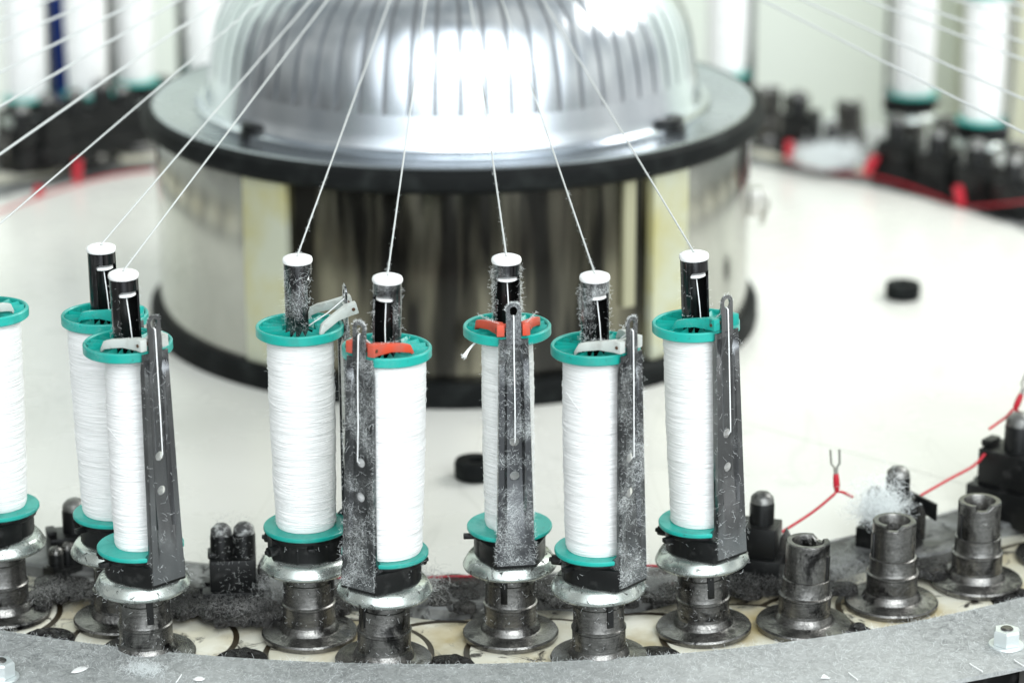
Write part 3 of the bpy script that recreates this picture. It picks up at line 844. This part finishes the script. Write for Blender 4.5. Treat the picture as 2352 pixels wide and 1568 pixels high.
P_TOP = None
dP = MY; PX, PY = 1028, -365
ZP = H - dP * tan(PITCH + atan((PY - CYP) / FPX)); APEX = Vector(((PX - CXP) / scl(dP, ZP), dP, ZP))
def strand(mtx, label, fuzzy=0, seed=1, inner=True, rad=.00056):
    """thread: out of the strip's hole, up to the eyelet, into the tube, through the cap and up to the braiding point"""
    inv = mtx.inverted(); a = inv @ APEX
    e = empty('thread_strand', mtx); tag(e, label, 'thread', 'threads running up to the braiding point')
    b = MB(); s = Vector((0, 0, .2456))
    pts = [s.lerp(a, t) + Vector((0, 0, -.006 * sin(pi * t) * 0)) for t in [i / 24 for i in range(25)]]
    rnd = random.Random(seed)
    b.tube(pts, rad, 8)
    link('running_thread', b.mesh('running_thread', [M['yarn']], 1.2), e)
    if inner:
        b = MB()
        b.tube([(.0, -PL + .001, .1352), (0, -PL - .0011, .1372), (.0002, -PL - .0010, .16), (-.0001, -PL - .0014, .19), (0, -PL - .0012, .2120), (0, -PL - .0011, .2156), (0, -PL + .0002, .2164), (0, -PL + .0012, .2154), (.001, -.018, .2075), (.002, -.006, .200)], .00042, 6)
        b.tube([(.0015, -.0035, .198), (.0006, -.003, .215), (0, -.0012, .2325)], .0004, 6)
        link('strip_thread', b.mesh('strip_thread', [M['cotton']], 1.2), e)
    if fuzzy:
        b = MB(); d = (a - s); L = d.length; d.normalize()
        for _ in range(fuzzy):
            t = rnd.random() ** 1.6 * .11; p = s + d * t
            b.hair(p, (rnd.uniform(-1, 1), rnd.uniform(-1, 1), rnd.uniform(-1, .6)), rnd.uniform(.0006, .0026), .00005, 1.6, rnd, 4)
        f = link('loose_fibres', b.mesh('loose_fibres', [M['lint']], 0), e); f['kind'] = 'stuff'
    return e

R_ = radians
# front row: foot px, cap px, strip azimuth, lever colour, dusty, winding radii, lint, words
FRONT = [
 (8, 1398, -44, 545, -15, 'milky', 0, .0215, .0190, None, 0, 'at the left edge, cut off by the frame', 'leftmost white thread spool, half cut off by the left edge of the picture', 'second from the left'),
 (278, 1412, 232, 560, 42, 'teal', 0, .0236, .0205, None, 60, 'with a teal lever, partly hidden behind its left front neighbour', 'full white thread spool partly hidden behind its left front neighbour, under a teal lever', ''),
 (338, 1492, 283, 628, 42, 'milky', 0, .0142, .0158, (120, 80, 20), 70, 'with a milky lever and clean strip, in front at left', 'slim white thread spool in front at the left, beside the clean steel strip', ''),
 (711, 1444, 683, 592, 105, 'milky', 1, .0206, .0186, (160, 420, 40), 420, 'with linty tube turned away and a raised milky lever', 'white thread spool with fuzzy sides under the raised milky lever, its face unhidden', ''),
 (882, 1507, 890, 634, -32, 'orange', 1, .0236, .0226, (620, 110, 90), 260, 'with an orange lever, its strip left of the spool', 'thick bright white thread spool with the dark linty strip on its left', ''),
 (1173, 1444, 1163, 592, 8, 'orange', 1, .0158, .0152, (900, 620, 160), 260, 'with an orange lever, its linty strip before the spool', 'slim white thread spool behind the linty strip, under an orange lever', ''),
 (1376, 1501, 1366, 630, 47, 'milky', 1, .0200, .0198, (620, 620, 60), 90, 'with a milky lever, its linty strip right of the spool', 'white thread spool under the milky lever with pinkish hubs', ''),
 (1616, 1432, 1594, 582, 38, 'teal', 0, .0203, .0188, (170, 60, 20), 120, 'with a teal lever, rightmost in front holding a spool', 'rightmost white thread spool of the front row, under a teal lever', ''),
]
for i, (fx, fy, cx, cy, phi, lev, dusty, rt, rb, hairs, nf, l1, l2, _) in enumerate(FRONT):
    mt = frame_from(fx, fy, cx, cy, R_(phi))
    cr = carrier(mt, 'dark yarn carrier ' + l1, lev, dusty, 'yarn carriers on the track', hairs=hairs, lever_rot=R_(-14) if i == 3 else 0)
    ms = frame_from(fx, fy, cx, cy, 0)
    sp = spool(ms, l2, rt, rb, i * 3.1 + 1, 'white thread spools on the carriers', nf=nf)
    words = ['from the cut off spool at the left edge', 'from the back left tube above the teal lever', 'from the front left tube above the clean strip',
             'from the linty closed tube above the raised milky lever', 'from the tube above the orange lever left of the middle',
             'from the tube behind the central linty strip', 'from the tube above the pinkish lever hubs', 'from the rightmost tube above the teal lever'][i]
    strand(mt, 'white thread rising ' + words, fuzzy=[0, 30, 40, 130, 130, 150, 150, 60][i], seed=i + 3)
    if i == 5:     # loose end at the rim
        b = MB(); b.tube([(-.018, -.008, .1945), (-.0215, -.0125, .1925), (-.0238, -.0135, .190), (-.0262, -.0145, .1865)], [.0006, .0007, .0009, .0014], 6)
        for _ in range(60): b.hair((-.0262, -.0145, .187), (random.uniform(-1, .3), random.uniform(-.6, .6), random.uniform(-1, .2)), random.uniform(.001, .003), .00007, 1, random, 3)
        link('loose_end', b.mesh('loose_end', [M['cotton']], 1), sp)
    if i in (2, 6):
        s_ = {2: 1, 6: -1}[i]; b = MB(); pts = []
        for q in range(14):
            t = q / 13; a = R_(-60 + 110 * t); r = (rt + rb) / 2 + .0012; pts.append((r * sin(a), -r * cos(a), (.150 if i == 2 else .175) - (.028 if i == 2 else .05) * t ** 1.3))
        b.tube(pts, .00015, 5); link('stray_thread', b.mesh('stray_thread', [M['cotton']], 1), sp)

# empty posts
def bare_post(fx, fy, tx, ty, label, rot=0, group='bare carrier posts on the track'):
    f = at(fx, fy, 0); X = (tx - CXP) / scl(f.y, .063); up = (Vector((X, f.y, .063)) - f).normalized()
    mt = Matrix.Translation(f) @ Vector((0, 0, 1)).rotation_difference(up).to_matrix().to_4x4() @ Matrix.Rotation(rot, 4, 'Z')
    e = empty('bare_post', mt); tag(e, label, 'post', group)
    link('foot', FOOT, e); p = link('post', BARE, e); kk = link('keyway', KEY, p); kk.scale = (.90, .888, .86)
    return e
def bare_mesh():
    c = MB(); c.lathe([(.0166, .0075), (.0166, .0175), (.0171, .0182), (.0171, .0192), (.0156, .0200), (.0151, .0215), (.0151, .030), (.0140, .0305)], 64)
    N = 96
    def top(i):
        a = 360 * i / N % 360
        if 25 <= a < 58: return .0515
        if 58 <= a < 75: return .0515 + .0033 * (a - 58) / 17
        return .0548
    P = lambda r, i, z: (r * sin(2 * pi * i / N), -r * cos(2 * pi * i / N), z)
    for i in range(N):
        t = (top(i) + top(i + .999)) / 2; t0, t1 = top(i), top(i + .99)
        c.add([P(.0140, i, .0305), P(.0140, i + 1, .0305), P(.0140, i + 1, t1 - .0008), P(.0140, i, t0 - .0008), P(.0133, i + 1, t1), P(.0133, i, t0),
               P(.0104, i + 1, t1), P(.0104, i, t0), P(.0099, i + 1, t1 - .0008), P(.0099, i, t0 - .0008), P(.0099, i + 1, .028), P(.0099, i, .028)],
              [(0, 1, 2, 3), (3, 2, 4, 5), (5, 4, 6, 7), (7, 6, 8, 9), (9, 8, 10, 11)])
        if abs(top(i + 1) - t1) > .004:
            c.add([P(.0140, i + 1, .0507), P(.0140, i + 1, .0540), P(.0133, i + 1, .0548), P(.0104, i + 1, .0548), P(.0099, i + 1, .0540), P(.0099, i + 1, .0507)], [(0, 1, 2, 3, 4, 5)])
    c.lathe([(.0099, .028), (0, .028)], 32)
    return c.mesh('post', [M['post']], .6)
BARE = bare_mesh()
bare_post(1846, 1424, 1858, 1240, 'bare dark steel post nearest the rightmost spool, without a spool', 1.5)
bare_post(2047, 1374, 2056, 1200, 'bare dark steel post between the other two bare ones at the right', -.95)
bare_post(2242, 1326, 2252, 1150, 'bare dark steel post above the hexagon nut at the right', -.75)
bare_post(2436, 1268, 2444, 1095, 'bare post of which only the foot shows at the right edge', 1)
for x_, y_, w_ in ((20, 372, 'at the far left edge, in front of the farthest spool'), (135, 350, 'far back at left, below the blue cloth'), (255, 318, 'far back at left, between the second and third distant spools'),
                   (365, 292, 'far back at left, against the drum rim'), (2175, 392, 'far back at right, between the distant pair of spools'), (2342, 452, 'far back at the right edge'), (1765, 318, 'far back touching the right drum rim')):
    bare_post(x_, y_, x_, y_ - 112, 'blurred black bare post ' + w_, x_ * .1)
bare_post(1830, 333, 1829, 222, 'blurred black bare post far back, nearer the drum', 1)
bare_post(1952, 350, 1950, 236, 'blurred black bare post far back, left of the distant spools', 2)

# far carriers and spools (on the back of the circle)
WB = winding(.0215, .0205, 50, 40, 40)
BACK = [
 (65, 222, 150, 'farthest left of the blurred ones behind, left of the blue cloth'),
 (203, 213, 140, 'blurred one behind, just right of the blue cloth'),
 (307, 184, 200, 'blurred one behind, between the blue cloth and the drum'),
 (455, 152, -115, 'blurred one behind the left rim of the drum'),
 (1690, 152, 95, 'blurred one behind the right rim of the drum'),
 (2095, 214, -100, 'blurred one behind at the right, the further of the pair'),
 (2256, 274, 75, 'blurred one behind at the right, the nearer of the pair'),
]
for x, y, phi, words in BACK:
    p = at(x, y, .0706); f = Vector((p.x, p.y, 0)); 
    if x in (455, 1690): 
        v = Vector((p.x - MX, p.y - MY)); v = v.normalized() * .715; f = Vector((MX + v.x, MY + v.y, 0))
    mt = Matrix.Translation(f) @ Matrix.Rotation(R_(phi), 4, 'Z')
    carrier(mt, 'dark yarn carrier, ' + words, 'milky', 0, 'yarn carriers on the track')
    spool(Matrix.Translation(f), 'white thread spool, ' + words, group='white thread spools on the carriers', wind=WB)

# carriers just outside the frame whose threads cross the picture
def theta_for(yx, xx):
    best = None
    for k in range(0, 1600):
        th = (-(20 + k * .08)) if xx == 0 else (20 + k * .08)
        p = pol(.70, th, .2462); x, y = proj(p); xa, ya = proj(APEX)
        if (x - xx) * (1 if xx else -1) < 40: continue
        yy = ya + (y - ya) * (xx - xa) / (x - xa)
        if best is None or abs(yy - yx) < best[0]: best = (abs(yy - yx), th)
    return best[1]
for side, xx, ys in (('left', 0, (353, 244, 166, 97, 46, 8)), ('right', 2352, (303, 227, 137, 97, 48, 14))):
    for k, yy in enumerate(ys):
        th = theta_for(yy, xx); f = pol(.70, th, 0); mt = Matrix.Translation(f)
        o = ('lowest', 'second lowest', 'third lowest', 'fourth lowest', 'fifth lowest', 'topmost')[k]
        strand(mt, 'white thread crossing the top %s corner, %s of those from outside the frame' % (side, o), inner=False, seed=40 + k, rad=.00085)
        if k < 3:
            carrier(mt @ Matrix.Rotation(R_(th), 4, 'Z'), 'yarn carrier beyond the %s edge of the picture' % side, 'milky', 0, 'carriers beyond the %s edge' % side)
            spool(mt, 'white thread spool beyond the %s edge of the picture' % side, group='spools beyond the %s edge' % side, wind=WB)

# ------------------------------------------------------------------ stop switches between table and track
def switch(p, rot, label, variant=0, s=1.0, dome='peg_tip'):
    e = empty('stop_switch', Matrix.Translation(p) @ Matrix.Rotation(rot, 4, 'Z') @ Matrix.Scale(s, 4)); tag(e, label, 'switch', 'stop switches round the table')
    c = MB(); c.box(-.020, .019, -.015, .013, -.002, .018); c.box(-.015, .015, -.012, .011, .018, .039); c.box(-.016, -.010, -.008, .004, .039, .043); c.box(-.022, -.012, -.004, .006, .0, .018)
    link('housing', c.mesh('housing', [M['black_plastic']], .5, bevel=.0012), e)
    posts = [(-.0068, 0), (.0078, .001)] if variant == 1 else [(.003, .001)]
    for (x, y) in posts:
        c = MB(); r = .0074 if variant == 1 else .0082
        c.lathe([(r, .030), (r, .052), (r * .95, .0535), (0, .0535)], 28, c=(x, y, 0)); q = link('plunger', c.mesh('plunger', [M['black_plastic']], .5), e)
        c = MB(); c.lathe([(r * .96, .0536), (r * .9, .057), (r * .55, .0598), (0, .0606)], 28, c=(x, y, 0)); link('plunger_tip', c.mesh('plunger_tip', [M[dome]], .9), q)
    c = MB(); c.prism([(0, 0), (.010, 0), (.010, .018), (.006, .026), (.002, .018)], -.0014, .0014, mat=Matrix.Translation((.014, 0, .012)) @ Matrix.Rotation(R_(90), 4, 'X'))
    link('fin', c.mesh('fin', [M['post']], .3, bevel=.0004), e)
    return e
def lint_on(p, r, n, lab, mat='darklint', flat=1.0, seed=1):
    b = MB(); puff(b, p, r, n, random.Random(seed), flat, .006, .00009)
    tag(link('lint_tuft', b.mesh('lint_tuft', [M[mat]], 0)), lab, 'lint tuft')
def dusty(e, n, seed):
    b = MB(); rnd = random.Random(seed)
    for _ in range(n):
        a = rnd.uniform(0, 2 * pi); z = rnd.random() * .060; r = .019 if z < .04 else .013
        p = Vector((r * cos(a) * rnd.uniform(.6, 1.05), r * .8 * sin(a), z + .003))
        b.hair(p, (cos(a) + rnd.uniform(-1, 1), sin(a) + rnd.uniform(-1, 1), rnd.uniform(-.5, 1)), rnd.uniform(.0012, .0032), .00007, 1.8, rnd, 4)
    o = link('lint', b.mesh('lint', [M['darklint']], 0), e); o['kind'] = 'stuff'
dusty(switch(at_R(538, 1400, .635), .1, 'black stop switch with twin dusty plungers, left of the middle', 1, 1.0, 'dusty_cap'), 700, 3)
switch(at_R(170, 1350, .615), .3, 'black stop switch with a shiny plunger between the two left spools', 0, 1.05)
switch(at_R(148, 1385, .635), .8, 'low black stop switch standing at the left behind the cut off spool', 1, .7, 'post')
switch(at_R(1735, 1325, .622), -.3, 'black stop switch with a silver domed plunger, behind the rightmost spool', 0, 1.0)
switch(at_R(2045, 1262, .618), -.5, 'black stop switch under a white lint puff, behind the middle bare post', 0, 1.0)
sb = switch(at_R(2318, 1180, .620), -.7, 'large black stop switch at the right edge beside the red wire', 0, 1.25)
# black blade leaning from the lint covered switch
p0 = at_R(2050, 1120, .61); p1 = at_R(2150, 1178, .64)
c = MB(); d = (p1 - p0); n_ = Vector((0, 0, 1))
c.add([p0 + n_ * .0035, p1 + n_ * .006, p1 - n_ * .006, p0 - n_ * .0035, p0 + n_ * .0035 + Vector((.001, .002, 0)), p1 + n_ * .006 + Vector((.001, .002, 0)), p1 - n_ * .006 + Vector((.001, .002, 0)), p0 - n_ * .0035 + Vector((.001, .002, 0))],
      [(0, 1, 2, 3), (7, 6, 5, 4), (0, 4, 5, 1), (1, 5, 6, 2), (2, 6, 7, 3), (3, 7, 4, 0)])
tag(link('blade', c.mesh('blade', [M['black_plastic']], .3)), 'flat black blade pointing right above the middle bare post', 'blade')
lint_on(at_R(2018, 1190, .648), .0165, 3000, 'white fluffy lint puff clinging to the stop switch behind the bare posts', 'lint', 1.3, 5)
for k, (x, y, R, r, n, lab) in enumerate([(640, 1345, .63, .020, 900, 'grey lint mat on the gear cover right of the twin plunger switch'),
        (960, 1350, .64, .018, 600, 'grey lint mat between the two middle posts on the gear cover'),
        (1925, 1330, .64, .020, 900, 'grey lint mat on the gear cover left of the middle bare post'),
        (1500, 1350, .63, .016, 500, 'grey lint mat on the gear cover left of the rightmost spool'),
        (900, 1320, .69, .006, 140, 'grey lint tuft stuck on the silver cup under the orange lever spool')]):
    lint_on(at_R(x, y, R) , r, n, lab, 'darklint', .55, 20 + k)
# dark grease lumps on the gear cover
rnd = random.Random(11)
GL = [(600, 1388), (700, 1372), (800, 1380), (960, 1368), (1060, 1375), (1260, 1385), (1330, 1350), (1440, 1372), (1530, 1350), (1700, 1345), (1790, 1345), (380, 1390), (250, 1380), (60, 1370), (1900, 1345), (2130, 1290), (130, 1350), (200, 1360), (430, 1375), (480, 1390), (560, 1405), (640, 1398), (1000, 1350), (1110, 1350), (1230, 1350)]
b = MB()
for (x, y) in GL:
    p = at(x, y, .003)
    for _ in range(5):
        q = p + Vector((rnd.uniform(-.014, .014), rnd.uniform(-.014, .014), 0)); r = rnd.uniform(.005, .013)
        m = Matrix.Translation(q) @ Matrix.Rotation(rnd.uniform(0, 3), 4, 'Z') @ Matrix.Diagonal((1, rnd.uniform(.5, 1), 1, 1))
        hh = rnd.uniform(.10, .32); vs_ = [(r, -.003), (r * .95, r * .25 * hh), (r * .8, r * .6 * hh), (r * .5, r * .9 * hh), (0, r * hh)]
        b.lathe(vs_, 16, mat=m)
b2 = MB()
for (x, y) in GL:
    p = at(x, y, .004)
    for _ in range(420):
        q = p + Vector((rnd.gauss(0, .011), rnd.gauss(0, .009), rnd.random() * .0045))
        b2.hair(q, (rnd.uniform(-1, 1), rnd.uniform(-1, 1), rnd.uniform(-.3, .7)), rnd.uniform(.0015, .004), .00008, 3.0, rnd, 5)
tag(link('matted_lint', b2.mesh('matted_lint', [M['greasylint']], 0)), 'dark greasy lint matted over the gear cover ring', kind='stuff')
tag(link('grease', b.mesh('grease', [M['grease']], 1.5)), 'black lumps of grease and dirt on the gear cover ring', kind='stuff')

# back circle switches
for x, y, s, rot, lab in ((1838, 352, 1.1, 2.6, 'blurred grey stop switch far back beside the drum rim'),
                          (2062, 425, 1.2, 2.4, 'blurred stop switch with a silver tip far back below the further distant spool'),
                          (2245, 492, 1.25, 2.2, 'blurred stop switch far back at the right below the nearer distant spool'),
                          (1915, 395, .9, 2.5, 'small blurred stop switch far back between two others'),
                          (60, 385, 1.1, -2.2, 'blurred stop switch far back at the left edge'),
                          (185, 350, 1.1, -2.5, 'blurred stop switch far back below the second distant spool'),
                          (120, 372, 1.2, -2.3, 'blurred black stop switch far back between the two leftmost ones'),
                          (245, 340, 1.2, -2.5, 'blurred black stop switch far back below the third distant spool'),
                          (2330, 535, 1.3, 2.1, 'blurred black stop switch far back cut off by the right edge'),
                          (2155, 458, 1.2, 2.3, 'blurred black stop switch far back between the two silver tipped ones'),
                          (290, 325, 1.0, -2.6, 'blurred stop switch far back left of the drum')):
    switch(at_R(x, y, .625, False), rot, lab, 0, s)
b = MB(); puff(b, at_R(1905, 388, .605, False) + Vector((0, 0, .008)), .026, 2200, random.Random(9), .5, .012, .0003)
tag(link('lint_tuft', b.mesh('lint_tuft', [M['lint']], 0)), 'blurred white lint puff far back beside the red wire', 'lint tuft')

# ------------------------------------------------------------------ red wires
def wire(pts, label, terms):
    e = empty('red_wire', Matrix.Identity(4)); tag(e, label, 'wire', 'red wires round the table')
    # smooth the path
    P = [Vector(p) for p in pts]; out = []
    for i in range(len(P) - 1):
        a = P[max(i - 1, 0)]; b_ = P[i]; c_ = P[i + 1]; d_ = P[min(i + 2, len(P) - 1)]
        for k in range(6):
            t = k / 6; out.append(.5 * ((2 * b_) + (c_ - a) * t + (2 * a - 5 * b_ + 4 * c_ - d_) * t * t + (3 * b_ - a - 3 * c_ + d_) * t ** 3))
    out.append(P[-1]); c = MB(); c.tube(out, .0010, 8); link('cable', c.mesh('cable', [M['wire']], 1.2), e)
    for (p, up) in terms:
        p = Vector(p); u = Vector(up).normalized(); side = u.cross(Vector((0, 1, .2))).normalized()
        c = MB(); c.tube([p, p + u * .004, p + u * .010, p + u * .013], [.0014, .0024, .0022, .0017], 10); s_ = link('terminal_sleeve', c.mesh('terminal_sleeve', [M['wire']], .9), e)
        c = MB(); q = p + u * .012
        c.tube([q, q + u * .005], .0016, 8)
        for s2 in (-1, 1): c.tube([q + u * .004, q + u * .008 + side * .0028 * s2, q + u * .018 + side * .0030 * s2], .0008, 6)
        link('fork_terminal', c.mesh('fork_terminal', [M['tin']], .9), s_)
W = at_R
wire([W(1475, 1298, .60), W(1600, 1297, .60), W(1700, 1262, .60), W(1775, 1232, .605), W(1860, 1180, .605), W(1912, 1138, .608), W(1922, 1126, .608)],
     'red wire rising to a fork terminal behind the rightmost bare posts', [(W(1922, 1128, .608), (-.08, 0, 1))])
wire([W(1918, 1128, .6075), W(1936, 1130, .609), W(1958, 1141, .61)], 'short stub of red wire hanging right of the upright fork terminal', [])
wire([W(2110, 1140, .61), W(2180, 1100, .61), W(2235, 1070, .61), W(2262, 1042, .61)], 'red wire between the blade and the switch at the right edge', [])
wire([W(2272, 985, .61), W(2310, 958, .61), W(2334, 940, .61), W(2365, 985, .61)], 'red wire with a red sleeve at the right edge of the picture', [(W(2330, 942, .61), (.35, 0, 1))])
wire([W(600, 1306, .60), W(640, 1318, .60), W(760, 1326, .60), W(900, 1328, .60), W(1020, 1324, .60), W(1130, 1322, .60)], 'red wire lying along the front edge of the table between the spools', [])
def B(x, y, dz=0): p = at_R(x, y, .598, False); return p
wire([B(1800, 366), B(1870, 388), B(1930, 398), B(1990, 402), B(2080, 425), B(2160, 455), B(2210, 474), B(2290, 470), B(2360, 462)],
     'blurred red wire along the far right edge of the table', [])
for x, y, l in ((1812, 368, 0), (1985, 402, .6), (2210, 474, -.3)):
    p = B(x, y); c = MB(); c.tube([p, p + Vector((.008 * l, 0, .008)), p + Vector((.018 * l, 0, .020))], [.003, .0052, .0045], 12)
    tag(link('terminal_sleeve', c.mesh('terminal_sleeve', [M['wire']], .9)), {0: 'blurred upright red terminal sleeve nearest the drum at the far right', .6: 'blurred slanting red terminal sleeve beside the lint puff far back', -.3: 'blurred red terminal sleeve farthest right on the far wire'}[l], 'terminal')
L = lambda x, y: at(x, y, .0050)
wire([L(-20, 492), L(60, 462), L(140, 434), L(220, 411), L(300, 396), L(352, 390)], 'blurred red wire along the far left edge of the table', [])
for x, y, lab in ((178, 425, 'blurred upright red terminal sleeve at the far left'), (88, 455, 'blurred low red terminal sleeve at the far left edge')):
    p = L(x, y - 4); h_ = .024 if x > 100 else .010; c = MB(); c.tube([p, p + Vector((0, 0, h_ * .4)), p + Vector((.002, 0, h_))], [.003, .005, .0042], 12)
    tag(link('terminal_sleeve', c.mesh('terminal_sleeve', [M['wire']], .9)), lab, 'terminal')

# navy cloth hanging behind
c = MB(); p = at(122, 228, 0); X0 = (96 - CXP) / scl(3.25, .1); X1 = (156 - CXP) / scl(3.25, .1)
n = 10; poly = [(X0 + (X1 - X0) * i / n, 3.25 + .006 * sin(i * 1.9)) for i in range(n + 1)] + [(X1 - (X1 - X0) * i / n, 3.275 + .006 * sin(i * 1.3)) for i in range(n + 1)]
c.prism(poly, -.55, 1.0)
tag(link('hanging_cloth', c.mesh('hanging_cloth', [M['navy']], 1.0)), 'navy blue cloth hanging behind the distant spools at the left', 'cloth')

# ------------------------------------------------------------------ light
def area(name, loc, target, sx, sy, power, col=(1, 1, 1)):
    l = bpy.data.lights.new(name, 'AREA'); l.shape = 'RECTANGLE'; l.size = sx; l.size_y = sy; l.energy = power; l.color = col
    o = bpy.data.objects.new(name, l); COL.objects.link(o); o.location = loc
    o.rotation_euler = (Vector(target) - Vector(loc)).to_track_quat('-Z', 'Y').to_euler(); return o
area('window_light', (.75, -1.4, 2.1), (.0, 1.9, .1), 3.0, 1.2, 60, (.97, 1, 1))
area('ceiling_light', (1.7, 2.9, 1.7), (-.05, 2.2, 0), 1.2, .9, 34, (1, 1, .98))
w = bpy.data.worlds.new('World'); scene.world = w; w.use_nodes = True; nt = w.node_tree
bg = nt.nodes['Background']; bg.inputs['Strength'].default_value = .72
tc = nt.nodes.new('ShaderNodeTexCoord'); n = nt.nodes.new('ShaderNodeTexNoise'); n.inputs['Scale'].default_value = 2.6; n.inputs['Detail'].default_value = 1.5
nt.links.new(tc.outputs['Generated'], n.inputs['Vector'])
mr = nt.nodes.new('ShaderNodeMapRange'); mr.inputs[1].default_value = .38; mr.inputs[2].default_value = .62
nt.links.new(n.outputs['Fac'], mr.inputs[0])
room = mixc(nt, mr.outputs[0], (.50, .56, .58), (1.25, 1.28, 1.22))
sx = nt.nodes.new('ShaderNodeSeparateXYZ'); nt.links.new(tc.outputs['Generated'], sx.inputs[0])
el = nt.nodes.new('ShaderNodeMapRange'); el.interpolation_type = 'SMOOTHSTEP'; el.inputs[1].default_value = -.12; el.inputs[2].default_value = .16
nt.links.new(sx.outputs['Z'], el.inputs[0])
ax = nt.nodes.new('ShaderNodeMapRange'); ax.inputs[1].default_value = -1; ax.inputs[2].default_value = 1; ax.inputs[3].default_value = .55; ax.inputs[4].default_value = 1.2
nt.links.new(sx.outputs['X'], ax.inputs[0])
mp2 = nt.nodes.new('ShaderNodeMapping'); mp2.inputs['Scale'].default_value = (1, 1, .35); nt.links.new(tc.outputs['Generated'], mp2.inputs[0])
n2 = nt.nodes.new('ShaderNodeTexNoise'); n2.inputs['Scale'].default_value = 5.5; n2.inputs['Detail'].default_value = 1.0; nt.links.new(mp2.outputs[0], n2.inputs['Vector'])
m2 = nt.nodes.new('ShaderNodeMapRange'); m2.inputs[1].default_value = .44; m2.inputs[2].default_value = .60; nt.links.new(n2.outputs['Fac'], m2.inputs[0])
ab = nt.nodes.new('ShaderNodeMath'); ab.operation = 'ABSOLUTE'; nt.links.new(sx.outputs['X'], ab.inputs[0])
sd = nt.nodes.new('ShaderNodeMapRange'); sd.inputs[1].default_value = .35; sd.inputs[2].default_value = .75; nt.links.new(ab.outputs[0], sd.inputs[0])
low = mixc(nt, mathn(nt, 'MULTIPLY', mathn(nt, 'ADD', m2.outputs[0], .3), mathn(nt, 'ADD', sd.outputs[0], .12)), (.03, .032, .032), (.95, .97, .95))
nt.links.new(mixc(nt, el.outputs[0], low, room), bg.inputs['Color'])
dt = nt.nodes.new('ShaderNodeVectorMath'); dt.operation = 'DOT_PRODUCT'; dt.inputs[1].default_value = Vector((.10, -.90, .42)).normalized(); nt.links.new(tc.outputs['Generated'], dt.inputs[0])
gl = nt.nodes.new('ShaderNodeMapRange'); gl.interpolation_type = 'SMOOTHSTEP'; gl.inputs[1].default_value = .64; gl.inputs[2].default_value = .92; nt.links.new(dt.outputs['Value'], gl.inputs[0])
src = bg.inputs['Color'].links[0].from_socket; nt.links.new(mixc(nt, gl.outputs[0], src, (4.2, 4.5, 4.7)), bg.inputs['Color'])
st = nt.nodes.new('ShaderNodeMath'); st.operation = 'MULTIPLY'; st.inputs[1].default_value = .72
nt.links.new(ax.outputs[0], st.inputs[0]); nt.links.new(st.outputs[0], bg.inputs['Strength'])

# ------------------------------------------------------------------ camera
cam = bpy.data.cameras.new('camera'); co = bpy.data.objects.new('camera', cam); COL.objects.link(co)
co.location = (0, 0, H); co.rotation_euler = (pi / 2 - PITCH, 0, 0)
cam.sensor_width = 36; cam.lens = FPX / 2352 * 36; cam.clip_start = .05; cam.clip_end = 30
cam.dof.use_dof = True; cam.dof.focus_distance = 1.752; cam.dof.aperture_fstop = 4.8; cam.dof.aperture_blades = 0
scene.camera = co
scene.view_settings.view_transform = 'Standard'; scene.view_settings.look = 'None'
scene.view_settings.exposure = 0.1; scene.view_settings.gamma = 1
